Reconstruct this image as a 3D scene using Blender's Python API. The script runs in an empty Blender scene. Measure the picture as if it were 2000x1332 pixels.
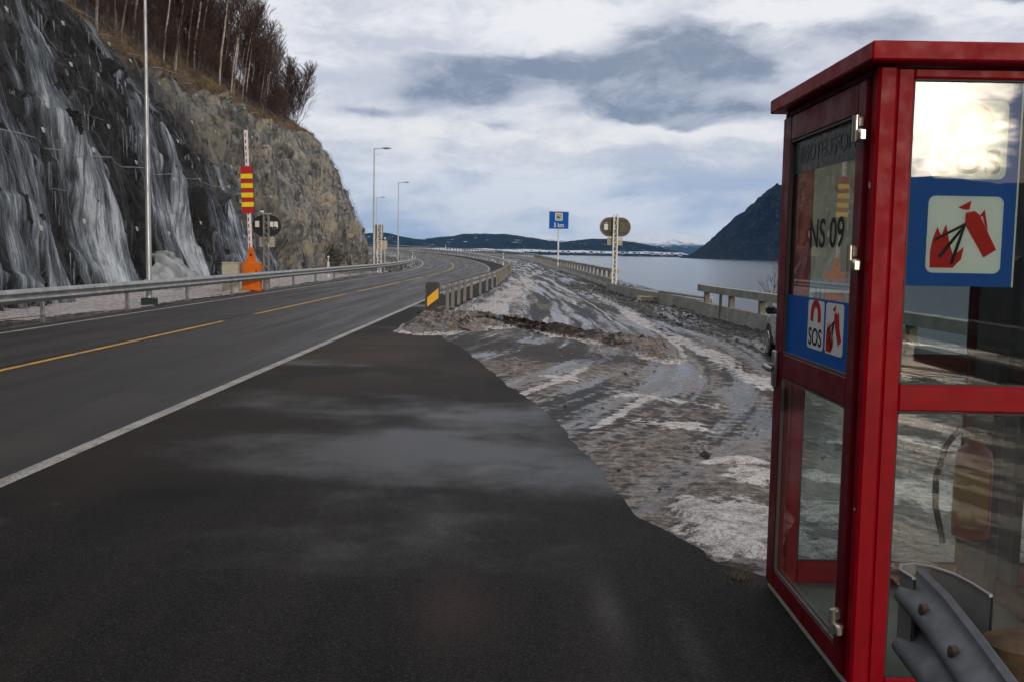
import bpy, math, random
import numpy as np
from mathutils import Vector, Matrix
R = math.radians
random.seed(7)
S = bpy.context.scene
C = S.collection
# ------------------------------------------------------------------ camera
F = 1944.4; PITCH = R(5.05); ROLL = 0.0172; CAMZ = 1.6
cam = bpy.data.cameras.new('camera'); cam.lens = 35; cam.sensor_width = 36; cam.clip_start = .05; cam.clip_end = 60000
co = bpy.data.objects.new('camera', cam); C.objects.link(co); S.camera = co
_r0 = Vector((1,0,0)); _u0 = Vector((0, math.sin(PITCH), math.cos(PITCH))); _f = Vector((0, math.cos(PITCH), -math.sin(PITCH)))
_r = math.cos(ROLL)*_r0 + math.sin(ROLL)*_u0; _u = -math.sin(ROLL)*_r0 + math.cos(ROLL)*_u0
m = Matrix((_r, _u, -_f)).transposed().to_4x4(); m.translation = (0,0,CAMZ); co.matrix_world = m
def ray(px, py):
    d = _f + _r*((px-1000)/F) + _u*((666-py)/F); return d
def at_y(px, py, Y):            # a point at depth Y
    d = ray(px, py); return Vector((0,0,CAMZ)) + d*(Y/d.y)
# ------------------------------------------------------------------ world: broken winter clouds
SUN_AZ = R(157.2); SUN_EL = R(8.2)
world = bpy.data.worlds.new('World'); S.world = world; world.use_nodes = True
nt = world.node_tree; nt.nodes.clear()
class N:                         # tiny node builder
    def __init__(s, tree): s.t = tree
    def n(s, typ, ins=None, **kw):
        nd = s.t.nodes.new(typ)
        for k, v in kw.items(): setattr(nd, k, v)
        for k, v in (ins or {}).items():
            if isinstance(v, bpy.types.NodeSocket): s.t.links.new(v, nd.inputs[k])
            else: nd.inputs[k].default_value = v
        return nd
    def math(s, op, a, b=None, c=None, clamp=False):
        i = {0: a}
        if b is not None: i[1] = b
        if c is not None: i[2] = c
        return s.n('ShaderNodeMath', i, operation=op, use_clamp=clamp).outputs[0]
    def ss(s, v, lo, hi, a=0., b=1.):
        return s.n('ShaderNodeMapRange', {'Value': v, 'From Min': lo, 'From Max': hi, 'To Min': a, 'To Max': b}, interpolation_type='SMOOTHSTEP').outputs[0]
    def mix(s, f, a, b):
        nd = s.t.nodes.new('ShaderNodeMix'); nd.data_type = 'RGBA'
        for k, v in ((0, f), (6, a), (7, b)):
            if isinstance(v, bpy.types.NodeSocket): s.t.links.new(v, nd.inputs[k])
            else: nd.inputs[k].default_value = v
        return nd.outputs[2]
    def noise(s, vec, scale, detail=5, rough=.55, dist=0.):
        return s.n('ShaderNodeTexNoise', {'Vector': vec, 'Scale': scale, 'Detail': detail, 'Roughness': rough, 'Distortion': dist}).outputs['Fac']
    def comb(s, x, y, z): return s.n('ShaderNodeCombineXYZ', {0: x, 1: y, 2: z}).outputs[0]
W = N(nt)
tc = W.n('ShaderNodeTexCoord').outputs['Generated']
sep = W.n('ShaderNodeSeparateXYZ', {0: tc})
az = W.math('ARCTAN2', sep.outputs[0], sep.outputs[1])
el = W.math('ARCSINE', sep.outputs[2])
sky = W.n('ShaderNodeTexSky', sky_type='NISHITA', sun_disc=False, sun_elevation=SUN_EL, sun_rotation=SUN_AZ)
warp = W.math('MULTIPLY', W.math('SUBTRACT', W.noise(W.comb(az, W.math('MULTIPLY', el, 2.), 2.2), 7, 5, .6), .5), .07)
azw = W.math('ADD', az, warp); elw = W.math('ADD', el, W.math('MULTIPLY', warp, .55))
n1 = W.noise(W.comb(azw, W.math('MULTIPLY', elw, 2.5), 0.3), 7.5, 9, .58, .2)
n2 = W.noise(W.comb(azw, W.math('MULTIPLY', elw, 4.2), 4.1), 5.0, 8, .56, .2)
n3 = W.noise(W.comb(azw, W.math('MULTIPLY', elw, 2.0), 9.7), 24, 8, .68, .2)
def sky_blob(px, py, rx, ry, amp):
    a0 = (px-1000)/F; e0 = (494+.017*(px-1000)-py)/F
    dx = W.math('DIVIDE', W.math('SUBTRACT', azw, a0), rx/F); dy = W.math('DIVIDE', W.math('SUBTRACT', elw, e0), ry/F)
    d2 = W.math('ADD', W.math('MULTIPLY', dx, dx), W.math('MULTIPLY', dy, dy))
    return W.math('MULTIPLY', W.math('EXPONENT', W.math('MULTIPLY', d2, -1)), amp)
blobs = None
for b in [(1000,140,170,30,.55),(1180,150,260,32,.62),(1120,195,150,18,.45),(1330,100,180,42,.55),(1450,160,130,36,.35),(1560,40,200,30,-.30),(870,190,125,26,.72),(1330,222,250,22,.68),(730,230,120,15,.46),(700,-5,120,26,.55),(1690,105,130,42,.45),(1400,-10,200,20,.45),(1880,60,50,14,.6),
          (980,245,60,12,.35),(1340,250,40,12,.45),(1600,200,90,18,.30),(560,330,80,16,.12),(1480,345,200,16,.20),(1060,195,60,14,-.45),(1000,60,260,34,-.22),(640,110,120,40,-.15),(950,270,330,22,-.35),(1600,290,200,16,-.25),(1000,350,420,40,-.10)]:
    v = sky_blob(*b); blobs = v if blobs is None else W.math('ADD', blobs, v)
wide = W.math('MULTIPLY', W.math('SUBTRACT', n1, .5), 1.25)
fine = W.math('MULTIPLY', W.math('SUBTRACT', n3, .5), .50)
dens = W.math('ADD', W.math('ADD', blobs, wide), fine)
cm = W.ss(dens, .14, .50)
lowmix = W.ss(W.math('ADD', el, W.math('MULTIPLY', W.math('SUBTRACT', n2, .5), .12)), -.005, .10)
tex = W.ss(W.math('ADD', W.math('MULTIPLY', n2, .7), W.math('MULTIPLY', n3, .3)), .38, .60)
hi = W.mix(tex, (6.7,6.8,7.5,1), (10.2,10.0,10.1,1))
cream = W.math('ADD', sky_blob(1020,270,420,40,.8), sky_blob(1650,250,260,40,.6), clamp=True)
hi = W.mix(W.math('MULTIPLY', cream, tex), hi, (11.2,10.6,9.9,1))
lo = W.mix(tex, (4.5,5.6,7.3,1), (7.2,7.7,8.5,1))
deck = W.mix(lowmix, lo, hi)
nish = W.mix(.08, deck, sky.outputs[0])
dark = W.mix(W.ss(W.math('ADD', n3, W.math('MULTIPLY', dens, -.45)), .12, .42), (2.3,2.7,3.5,1), (4.6,4.9,5.7,1))
col = W.mix(W.math('MULTIPLY', cm, .9), nish, dark)
# bright break in the clouds round the low sun behind the viewer
sd = (math.sin(SUN_AZ)*math.cos(SUN_EL), math.cos(SUN_AZ)*math.cos(SUN_EL), math.sin(SUN_EL))
dot = W.n('ShaderNodeVectorMath', {0: tc, 1: sd}, operation='DOT_PRODUCT').outputs['Value']
dn = W.math('ADD', dot, W.math('ADD', W.math('MULTIPLY', W.math('SUBTRACT', n1, .5), .007), W.math('MULTIPLY', W.math('SUBTRACT', n3, .5), .004)))
col = W.mix(W.math('MULTIPLY', W.ss(dn, .965, .9995), .8), col, (12,10.5,8.5,1))
col = W.mix(W.ss(dn, .9974, .9997), col, (210,182,138,1))
bg = W.n('ShaderNodeBackground', {'Color': col, 'Strength': .1})
nt.links.new(bg.outputs[0], W.n('ShaderNodeOutputWorld').inputs[0])
# ------------------------------------------------------------------ sun and exposure
sun = bpy.data.lights.new('sun', 'SUN'); sun.energy = 1.0; sun.angle = R(1.2); sun.color = (1,.86,.68)
so = bpy.data.objects.new('sun', sun); C.objects.link(so)
so.rotation_euler = Vector(sd).to_track_quat('Z','Y').to_euler()
S.view_settings.view_transform = 'Standard'; S.view_settings.look = 'None'; S.view_settings.exposure = 0.0; S.view_settings.gamma = 1
S.cycles.max_bounces = 8; S.cycles.transparent_max_bounces = 16; S.cycles.volume_bounces = 1
# ================================================================== helpers
def tag(o, label=None, cat=None, group=None, kind=None):
    if label: o['label'] = label
    if cat: o['category'] = cat
    if group: o['group'] = group
    if kind: o['kind'] = kind
    return o
def empty(name, loc=(0,0,0), rz=0):
    o = bpy.data.objects.new(name, None); C.objects.link(o); o.location = loc; o.rotation_euler = (0,0,rz); o.empty_display_size = .2
    return o
def link(name, me, parent=None, mats=(), smooth=False):
    for mt in mats: me.materials.append(mt)
    if smooth: me.polygons.foreach_set('use_smooth', [True]*len(me.polygons))
    o = bpy.data.objects.new(name, me); C.objects.link(o)
    if parent: o.parent = parent
    return o
class MB:
    def __init__(s): s.v = []; s.f = []; s.m = []
    def add(s, vs, fs, mi=0):
        b = len(s.v); s.v += [tuple(v) for v in vs]; s.f += [tuple(b+i for i in f) for f in fs]; s.m += [mi]*len(fs); return s
    def box(s, c, d, mi=0, rz=0, bev=0, rot=None):
        hx, hy, hz = d[0]/2, d[1]/2, d[2]/2
        if bev > 0:
            b = min(bev, hx*.9, hy*.9, hz*.9); vs = []
            for sx in (-1,1):
                for sy in (-1,1):
                    for sz in (-1,1):
                        vs += [(sx*(hx-b), sy*(hy-b), sz*hz), (sx*(hx-b), sy*hy, sz*(hz-b)), (sx*hx, sy*(hy-b), sz*(hz-b))]
            import bmesh
            bm = bmesh.new(); [bm.verts.new(v) for v in vs]; bmesh.ops.convex_hull(bm, input=bm.verts)
            bmesh.ops.dissolve_limit(bm, angle_limit=.02, verts=bm.verts, edges=bm.edges)
            bm.verts.index_update(); vs = [v.co.copy() for v in bm.verts]; fs = [[v.index for v in f.verts] for f in bm.faces]; bm.free()
        else:
            vs = [Vector((x,y,z)) for x in (-hx,hx) for y in (-hy,hy) for z in (-hz,hz)]
            fs = [(0,1,3,2),(4,6,7,5),(0,4,5,1),(2,3,7,6),(0,2,6,4),(1,5,7,3)]
        M = rot if rot is not None else Matrix.Rotation(rz, 3, 'Z')
        return s.add([M @ Vector(v) + Vector(c) for v in vs], fs, mi)
    def tube(s, pts, rad, n=8, mi=0, cap=True):
        pts = [Vector(p) for p in pts]; k = len(pts)
        if not hasattr(rad, '__len__'): rad = [rad]*k
        vs = []; fs = []; ref = None
        for i, p in enumerate(pts):
            t = (pts[min(i+1,k-1)] - pts[max(i-1,0)]).normalized()
            if ref is None: ref = Vector((1,0,0)) if abs(t.x) < .8 else Vector((0,1,0))
            a = t.cross(ref).normalized(); b = a.cross(t); ref = b
            for j in range(n):
                th = 2*math.pi*j/n; vs.append(p + rad[i]*(math.cos(th)*a + math.sin(th)*b))
        for i in range(k-1):
            for j in range(n): fs.append((i*n+j, i*n+(j+1)%n, (i+1)*n+(j+1)%n, (i+1)*n+j))
        if cap and n > 2: fs.append(tuple(range(n))[::-1]); fs.append(tuple((k-1)*n+j for j in range(n)))
        return s.add(vs, fs, mi)
    def prism(s, poly, depth, M=None, mi=0):       # poly in local xy, thickness along local z
        n = len(poly); M = M or Matrix.Identity(4)
        vs = [M @ Vector((x,y,0)) for x, y in poly] + [M @ Vector((x,y,depth)) for x, y in poly]
        fs = [tuple(range(n))[::-1], tuple(range(n,2*n))] + [(i,(i+1)%n,n+(i+1)%n,n+i) for i in range(n)]
        return s.add(vs, fs, mi)
    def lathe(s, prof, c=(0,0,0), n=20, mi=0, axis='Z'):
        vs = []; k = len(prof)
        for r, h in prof:
            for j in range(n):
                th = 2*math.pi*j/n; x, y = r*math.cos(th), r*math.sin(th)
                p = {'Z':(x,y,h),'X':(h,x,y),'Y':(y,h,x)}[axis]; vs.append((p[0]+c[0],p[1]+c[1],p[2]+c[2]))
        fs = [(i*n+j, i*n+(j+1)%n, (i+1)*n+(j+1)%n, (i+1)*n+j) for i in range(k-1) for j in range(n)]
        fs += [tuple(range(n))[::-1], tuple((k-1)*n+j for j in range(n))]
        return s.add(vs, fs, mi)
    def sweep(s, prof, path, mi=0, closed=True, cap=True):   # prof (side, up); path points with horizontal side vector
        n = len(prof); vs = []; k = len(path)
        for i in range(k):
            p = Vector(path[i]); t = Vector(path[min(i+1,k-1)]) - Vector(path[max(i-1,0)]); t.z = 0; t.normalize()
            sd_ = Vector((t.y, -t.x, 0))
            for a, b in prof: vs.append(p + sd_*a + Vector((0,0,b)))
        e = n if closed else n-1
        fs = [(i*n+j, (i+1)*n+j, (i+1)*n+(j+1)%n, i*n+(j+1)%n) for i in range(k-1) for j in range(e)]
        if closed and cap: fs += [tuple(range(n)), tuple((k-1)*n+j for j in range(n))[::-1]]
        return s.add(vs, fs, mi)
    def build(s, name, mats, parent=None, smooth=False, origin=(0,0,0)):
        if not isinstance(mats, (list,tuple)): mats = [mats]
        me = bpy.data.meshes.new(name); o_ = Vector(origin)
        me.from_pydata([Vector(v)-o_ for v in s.v], [], s.f); me.polygons.foreach_set('material_index', s.m)
        o = link(name, me, parent, mats)
        if smooth:
            me.polygons.foreach_set('use_smooth', [True]*len(me.polygons))
            me.set_sharp_from_angle(angle=R(38)) if hasattr(me, 'set_sharp_from_angle') else None
        me.update(); return o
def text_mesh(txt, size, depth=.002, width=None, sx=1.0, bold=0.):
    cu = bpy.data.curves.new('t', 'FONT'); cu.body = txt; cu.size = size; cu.extrude = depth/2; cu.align_x = 'CENTER'; cu.align_y = 'CENTER'; cu.offset = bold
    ob = bpy.data.objects.new('t', cu); C.objects.link(ob); dg = bpy.context.evaluated_depsgraph_get(); dg.update()
    me = bpy.data.meshes.new_from_object(ob.evaluated_get(dg)); bpy.data.objects.remove(ob); bpy.data.curves.remove(cu)
    co_ = np.empty(len(me.vertices)*3); me.vertices.foreach_get('co', co_); co_ = co_.reshape(-1,3)
    co_[:,:2] -= (co_[:,:2].max(0)+co_[:,:2].min(0))/2
    if width: sx = width/(co_[:,0].max()-co_[:,0].min())
    co_[:,0] *= sx; me.vertices.foreach_set('co', co_.ravel()); return me
# numpy noise
_p = np.random.RandomState(3).permutation(512)
def _h(i, j, k): return _p[(_p[(_p[i & 511] + j) & 511] + k) & 511]/511.0
def vn(x, y, z):
    x, y, z = np.broadcast_arrays(np.asarray(x,float), np.asarray(y,float), np.asarray(z,float))
    xi = np.floor(x).astype(int); yi = np.floor(y).astype(int); zi = np.floor(z).astype(int)
    u, v, w = x-xi, y-yi, z-zi; u = u*u*(3-2*u); v = v*v*(3-2*v); w = w*w*(3-2*w); r = 0
    for a in (0,1):
        for b in (0,1):
            for c in (0,1): r = r + _h(xi+a, yi+b, zi+c)*(u if a else 1-u)*(v if b else 1-v)*(w if c else 1-w)
    return r
def fbm(x, y, z=0., oct=4, gain=.5):
    r = 0; a = 1; t = 0
    for i in range(oct): r = r + a*(vn(x, y, z+i*7.3)-.5)*2; t += a; a *= gain; x = x*2.03+11.1; y = y*2.03+5.7; z = z*2.03
    return r/t
def worley(x, y, z, seed=0):
    xi = np.floor(x).astype(int); yi = np.floor(y).astype(int); zi = np.floor(z).astype(int); f1 = np.full(x.shape, 9.); f2 = np.full(x.shape, 9.); fac = np.zeros(x.shape)
    for a in (-1,0,1):
        for b in (-1,0,1):
            for c in (-1,0,1):
                i, j, k = xi+a, yi+b, zi+c; px_ = i+_h(i,j,k+seed); py_ = j+_h(i+37,j,k+seed); pz_ = k+_h(i,j+71,k+seed)
                d = np.sqrt((x-px_)**2+(y-py_)**2+(z-pz_)**2); g = (_h(i+5,j+9,k)-.5)*1.0 + (_h(i+13,j,k)-.5)*1.6*(y-py_) + (_h(i,j+23,k)-.35)*1.5*(z-pz_)
                nearer = d < f1; f2 = np.where(nearer, f1, np.minimum(f2, d)); fac = np.where(nearer, g, fac); f1 = np.where(nearer, d, f1)
    return fac, f2-f1
def sst(a, b, x): t = np.clip((x-a)/(b-a), 0, 1); return t*t*(3-2*t)
def grid_mesh(name, P, mats, attrs=None, uv=None, parent=None, smooth=True, mask=None, kind=None, flip=False):
    h, w, _ = P.shape; idx = np.arange(h*w).reshape(h, w)
    q = np.stack([idx[:-1,:-1], idx[:-1,1:], idx[1:,1:], idx[1:,:-1]], -1).reshape(-1,4)
    if flip: q = q[:, ::-1]
    if mask is not None:
        mk = (mask[:-1,:-1] & mask[:-1,1:] & mask[1:,1:] & mask[1:,:-1]).ravel(); q = q[mk]
    used = np.unique(q); rem = np.full(h*w, -1); rem[used] = np.arange(len(used)); q = rem[q]; V = P.reshape(-1,3)[used]
    me = bpy.data.meshes.new(name); me.vertices.add(len(V)); me.vertices.foreach_set('co', V.ravel().astype(np.float32))
    me.loops.add(q.size); me.loops.foreach_set('vertex_index', q.ravel().astype(np.int32))
    me.polygons.add(len(q)); me.polygons.foreach_set('loop_start', (np.arange(len(q))*4).astype(np.int32))
    me.polygons.foreach_set('use_smooth', np.full(len(q), smooth)); me.update(calc_edges=True)
    for k, a in (attrs or {}).items():
        at = me.attributes.new(k, 'FLOAT', 'POINT'); at.data.foreach_set('value', np.broadcast_to(a, (h,w)).reshape(-1)[used].astype(np.float32))
    if uv is not None:
        ul = me.uv_layers.new(name='flow'); ul.data.foreach_set('uv', uv.reshape(-1,2)[used][q.ravel()].astype(np.float32).ravel())
    me.validate()
    o = link(name, me, parent, mats)
    if kind: o['kind'] = kind
    return o
def mat(name, color=(.5,.5,.5), rough=.5, metal=0., spec=.5, var=0., scale=8., bump=0., bscale=60., dirt=None, coat=0.):
    m = bpy.data.materials.new(name); m.use_nodes = True; t = m.node_tree; b = t.nodes['Principled BSDF']; n = N(t)
    b.inputs['Roughness'].default_value = rough; b.inputs['Metallic'].default_value = metal; b.inputs['Specular IOR Level'].default_value = spec
    b.inputs['Coat Weight'].default_value = coat; b.inputs['Coat Roughness'].default_value = .08
    b.inputs['Base Color'].default_value = (*color, 1)
    if var or bump or dirt:
        ob = n.n('ShaderNodeTexCoord').outputs['Object']
        if var or dirt:
            f = n.noise(ob, scale, 6, .6); lo = tuple(c*(1-var) for c in color); hi = tuple(min(1,c*(1+var)) for c in color)
            c = n.mix(n.ss(f, .3, .7), (*lo,1), (*hi,1))
            if dirt: c = n.mix(n.ss(n.noise(ob, scale*2.3, 5, .7), .56, .72, 0, .75), c, (*dirt,1))
            t.links.new(c, b.inputs['Base Color'])
            rr = n.ss(n.noise(ob, scale*1.7, 4, .6), .3, .7, max(0,rough-.1), min(1,rough+.12)); t.links.new(rr, b.inputs['Roughness'])
        if bump:
            bp = n.n('ShaderNodeBump', {'Height': n.noise(ob, bscale, 4, .6), 'Strength': bump, 'Distance': .01}); t.links.new(bp.outputs[0], b.inputs['Normal'])
    return m
M_ = {}
M_['galv'] = mat('galvanised_steel', (.30,.30,.29), .42, .55, .5, .22, 3, .1, 40, dirt=(.13,.12,.10))
M_['galv_dark'] = mat('weathered_steel', (.17,.16,.145), .55, .4, .5, .25, 4, .1, 40, dirt=(.07,.06,.05))
M_['pole'] = mat('pole_metal', (.42,.43,.44), .38, .5, .5, .12, 2)
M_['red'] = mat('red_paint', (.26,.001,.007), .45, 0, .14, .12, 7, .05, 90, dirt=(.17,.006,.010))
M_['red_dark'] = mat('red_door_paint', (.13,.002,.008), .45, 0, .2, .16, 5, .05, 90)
M_['seal'] = mat('rubber_seal', (.015,.016,.015), .6)
M_['chrome'] = mat('brushed_hinge_metal', (.55,.50,.44), .28, .8)
M_['alu'] = mat('aluminium', (.5,.5,.48), .35, .7)
M_['white'] = mat('white_paint', (.75,.75,.74), .45, 0, .5, .06, 3, dirt=(.4,.38,.34))
M_['signwhite'] = mat('sign_white', (.72,.76,.74), .5, 0, .12)
M_['signred'] = mat('sign_red', (.50,.008,.006), .5, 0, .12)
M_['signblue'] = mat('sign_blue', (.001,.10,.42), .5, 0, .12)
M_['signblack'] = mat('sign_black', (.008,.009,.010), .5, 0, .12)
M_['stripe_red'] = mat('stripe_red', (.42,.01,.015), .45, var=.08)
M_['stripe_yel'] = mat('stripe_yellow', (.82,.68,.01), .45, var=.06)
M_['orange'] = mat('orange_paint', (.68,.14,.006), .5, 0, .3, .18, 4, dirt=(.35,.08,.01))
M_['black'] = mat('black_plastic', (.012,.012,.013), .45)
M_['beige'] = mat('beige_cabinet_paint', (.40,.38,.30), .55, 0, .4, .1, 3, dirt=(.22,.2,.15))
M_['cream'] = mat('cream_plate', (.50,.43,.30), .5, 0, .4, .1, 4)
M_['brown'] = mat('brown_sign_back', (.11,.09,.065), .55, 0, .4, .15, 3)
M_['yellow'] = mat('marker_yellow', (.82,.42,.01), .4, var=.08)
M_['sooty'] = mat('grimy_black_plate', (.035,.033,.028), .6, var=.3, scale=8)
M_['wood'] = mat('old_wood', (.085,.055,.03), .8, 0, .2, .35, 12, .4, 60)
M_['woodlight'] = mat('pallet_wood', (.36,.27,.18), .8, 0, .2, .25, 9, .3, 60)
M_['concrete'] = mat('weathered_concrete', (.31,.315,.28), .85, 0, .3, .22, 1.6, .5, 30, dirt=(.13,.13,.11))
M_['concrete_brown'] = mat('stained_concrete', (.19,.17,.135), .85, 0, .3, .25, 2.5, .5, 30, dirt=(.10,.08,.05))
M_['carpaint'] = mat('grey_car_paint', (.16,.165,.16), .3, .6, .5, .08, 3, coat=.6)
M_['tyre'] = mat('tyre_rubber', (.014,.014,.014), .8)
M_['rim'] = mat('alloy_rim', (.45,.45,.44), .35, .8)
M_['darkglass'] = mat('car_window_glass', (.012,.02,.02), .06, 0, .8)
M_['lens'] = mat('lamp_lens', (.6,.6,.58), .25, 0, .5)
M_['grime_panel'] = mat('translucent_sign_back', (.33,.35,.31), .6, var=.12, scale=5)
M_['greenband'] = mat('dark_green_sticker', (.008,.022,.018), .35, var=.3, scale=20)
M_['faint'] = mat('faded_letters', (.045,.065,.055), .5, var=.3, scale=40)
M_['faintbeige'] = mat('faded_print', (.24,.25,.20), .6)
M_['orangeplastic'] = mat('extinguisher_label', (.55,.30,.04), .5, var=.15)
M_['extred'] = mat('extinguisher_red', (.40,.05,.04), .4)
M_['greycab'] = mat('grey_plastic', (.10,.10,.11), .5, var=.1)
def glass(name, tint, base=.03, gain=1.0, rough=.01):
    m = bpy.data.materials.new(name); m.use_nodes = True; t = m.node_tree; t.nodes.clear(); n = N(t)
    fr = n.n('ShaderNodeFresnel', {'IOR': 1.55}).outputs[0]
    ob = n.n('ShaderNodeTexCoord').outputs['Object']
    f = n.math('ADD', n.math('MULTIPLY', fr, gain), base, clamp=True)
    tr = n.n('ShaderNodeBsdfTransparent', {0: (*tint,1)}); gl = n.n('ShaderNodeBsdfGlossy', {0: (1,1,1,1), 'Roughness': rough})
    mx = n.n('ShaderNodeMixShader', {0: f, 1: tr.outputs[0], 2: gl.outputs[0]})
    df = n.n('ShaderNodeBsdfDiffuse', {0: (.35,.36,.33,1)})        # film of road dust
    dust = n.ss(n.noise(ob, 9, 7, .75), .45, .85, .004, .035)
    mx2 = n.n('ShaderNodeMixShader', {0: dust, 1: mx.outputs[0], 2: df.outputs[0]})
    t.links.new(mx2.outputs[0], n.n('ShaderNodeOutputMaterial').inputs[0]); return m
M_['glass'] = glass('window_glass', (.70,.77,.76), .02, 1.0)
# ================================================================== road geometry
_s = np.arange(-120, 300, .5); _px = []; _py = []
RAD = 400.; S0 = 70.; HD = .0205
for s in _s:
    if s <= S0: _px.append(-3.5+HD*s); _py.append(s)
    else:
        a = (s-S0)/RAD; x0 = -3.5+HD*S0
        _px.append(x0 + RAD*(math.cos(a)-1) + HD*RAD*math.sin(a)); _py.append(S0 + RAD*math.sin(a))
_px = np.array(_px); _py = np.array(_py)
def zroad(s): return .0145*((s-100)+np.sqrt((s-100)**2+625))/2
def road_pt(s, t, dz=0.):
    s = np.asarray(s, float); x = np.interp(s, _s, _px); y = np.interp(s, _s, _py)
    x2 = np.interp(s+.5, _s, _px); y2 = np.interp(s+.5, _s, _py); l = np.hypot(x2-x, y2-y)+1e-9
    nx, ny = (y2-y)/l, -(x2-x)/l
    z = zroad(s) + np.minimum(t, 0)*.02*1.0 + dz
    return np.stack([x+nx*t, y+ny*t, z*np.ones_like(x)], -1)
def zroad_y(y): return zroad(np.interp(y, _py, _s))
def xR(y): return np.interp(y, _py, _px)
_EY = [-60,4.2,4.7,5.1,6.08,7.1,8.5,10.2,12,14.3,16,18,20.8,22.5,24.5,27,330]; _EX = [1.9,1.9,1.45,1.10,.78,.69,.52,.31,-.05,-.44,-.75,-1.2,-1.75,-2.15,-2.0,-1.75,0]
def xE(y):
    y = np.asarray(y, float); e = np.interp(y, _EY, _EX); return np.where(y > 27, xR(y)+1.25+.03*np.clip(y-27,0,20), e)
_BY = [-60,12,20,33,54,77,112,152,175,200,230,260,290,330]; _BX = [7.6,7.4,7.3,6.6,5.6,5.3,4.4,3,0,-4,-12,-22,-35,-55]
def xB(y): return np.interp(y, _BY, _BX)
def zT(y): return np.interp(y, [-60,5,10,20,33,54,77,112,152,175,200,230,260,290,330], [-.1,-.12,-.25,-.4,-.42,-.3,-.2,0,.4,.7,.95,1.3,1.7,2.1,2.4])
def H0(x, y):
    e, B = xE(y), xB(y)
    w = sst(e, e+.6*(B-e)+.4, x); return zroad_y(y)*(1-w)+zT(y)*w
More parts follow.
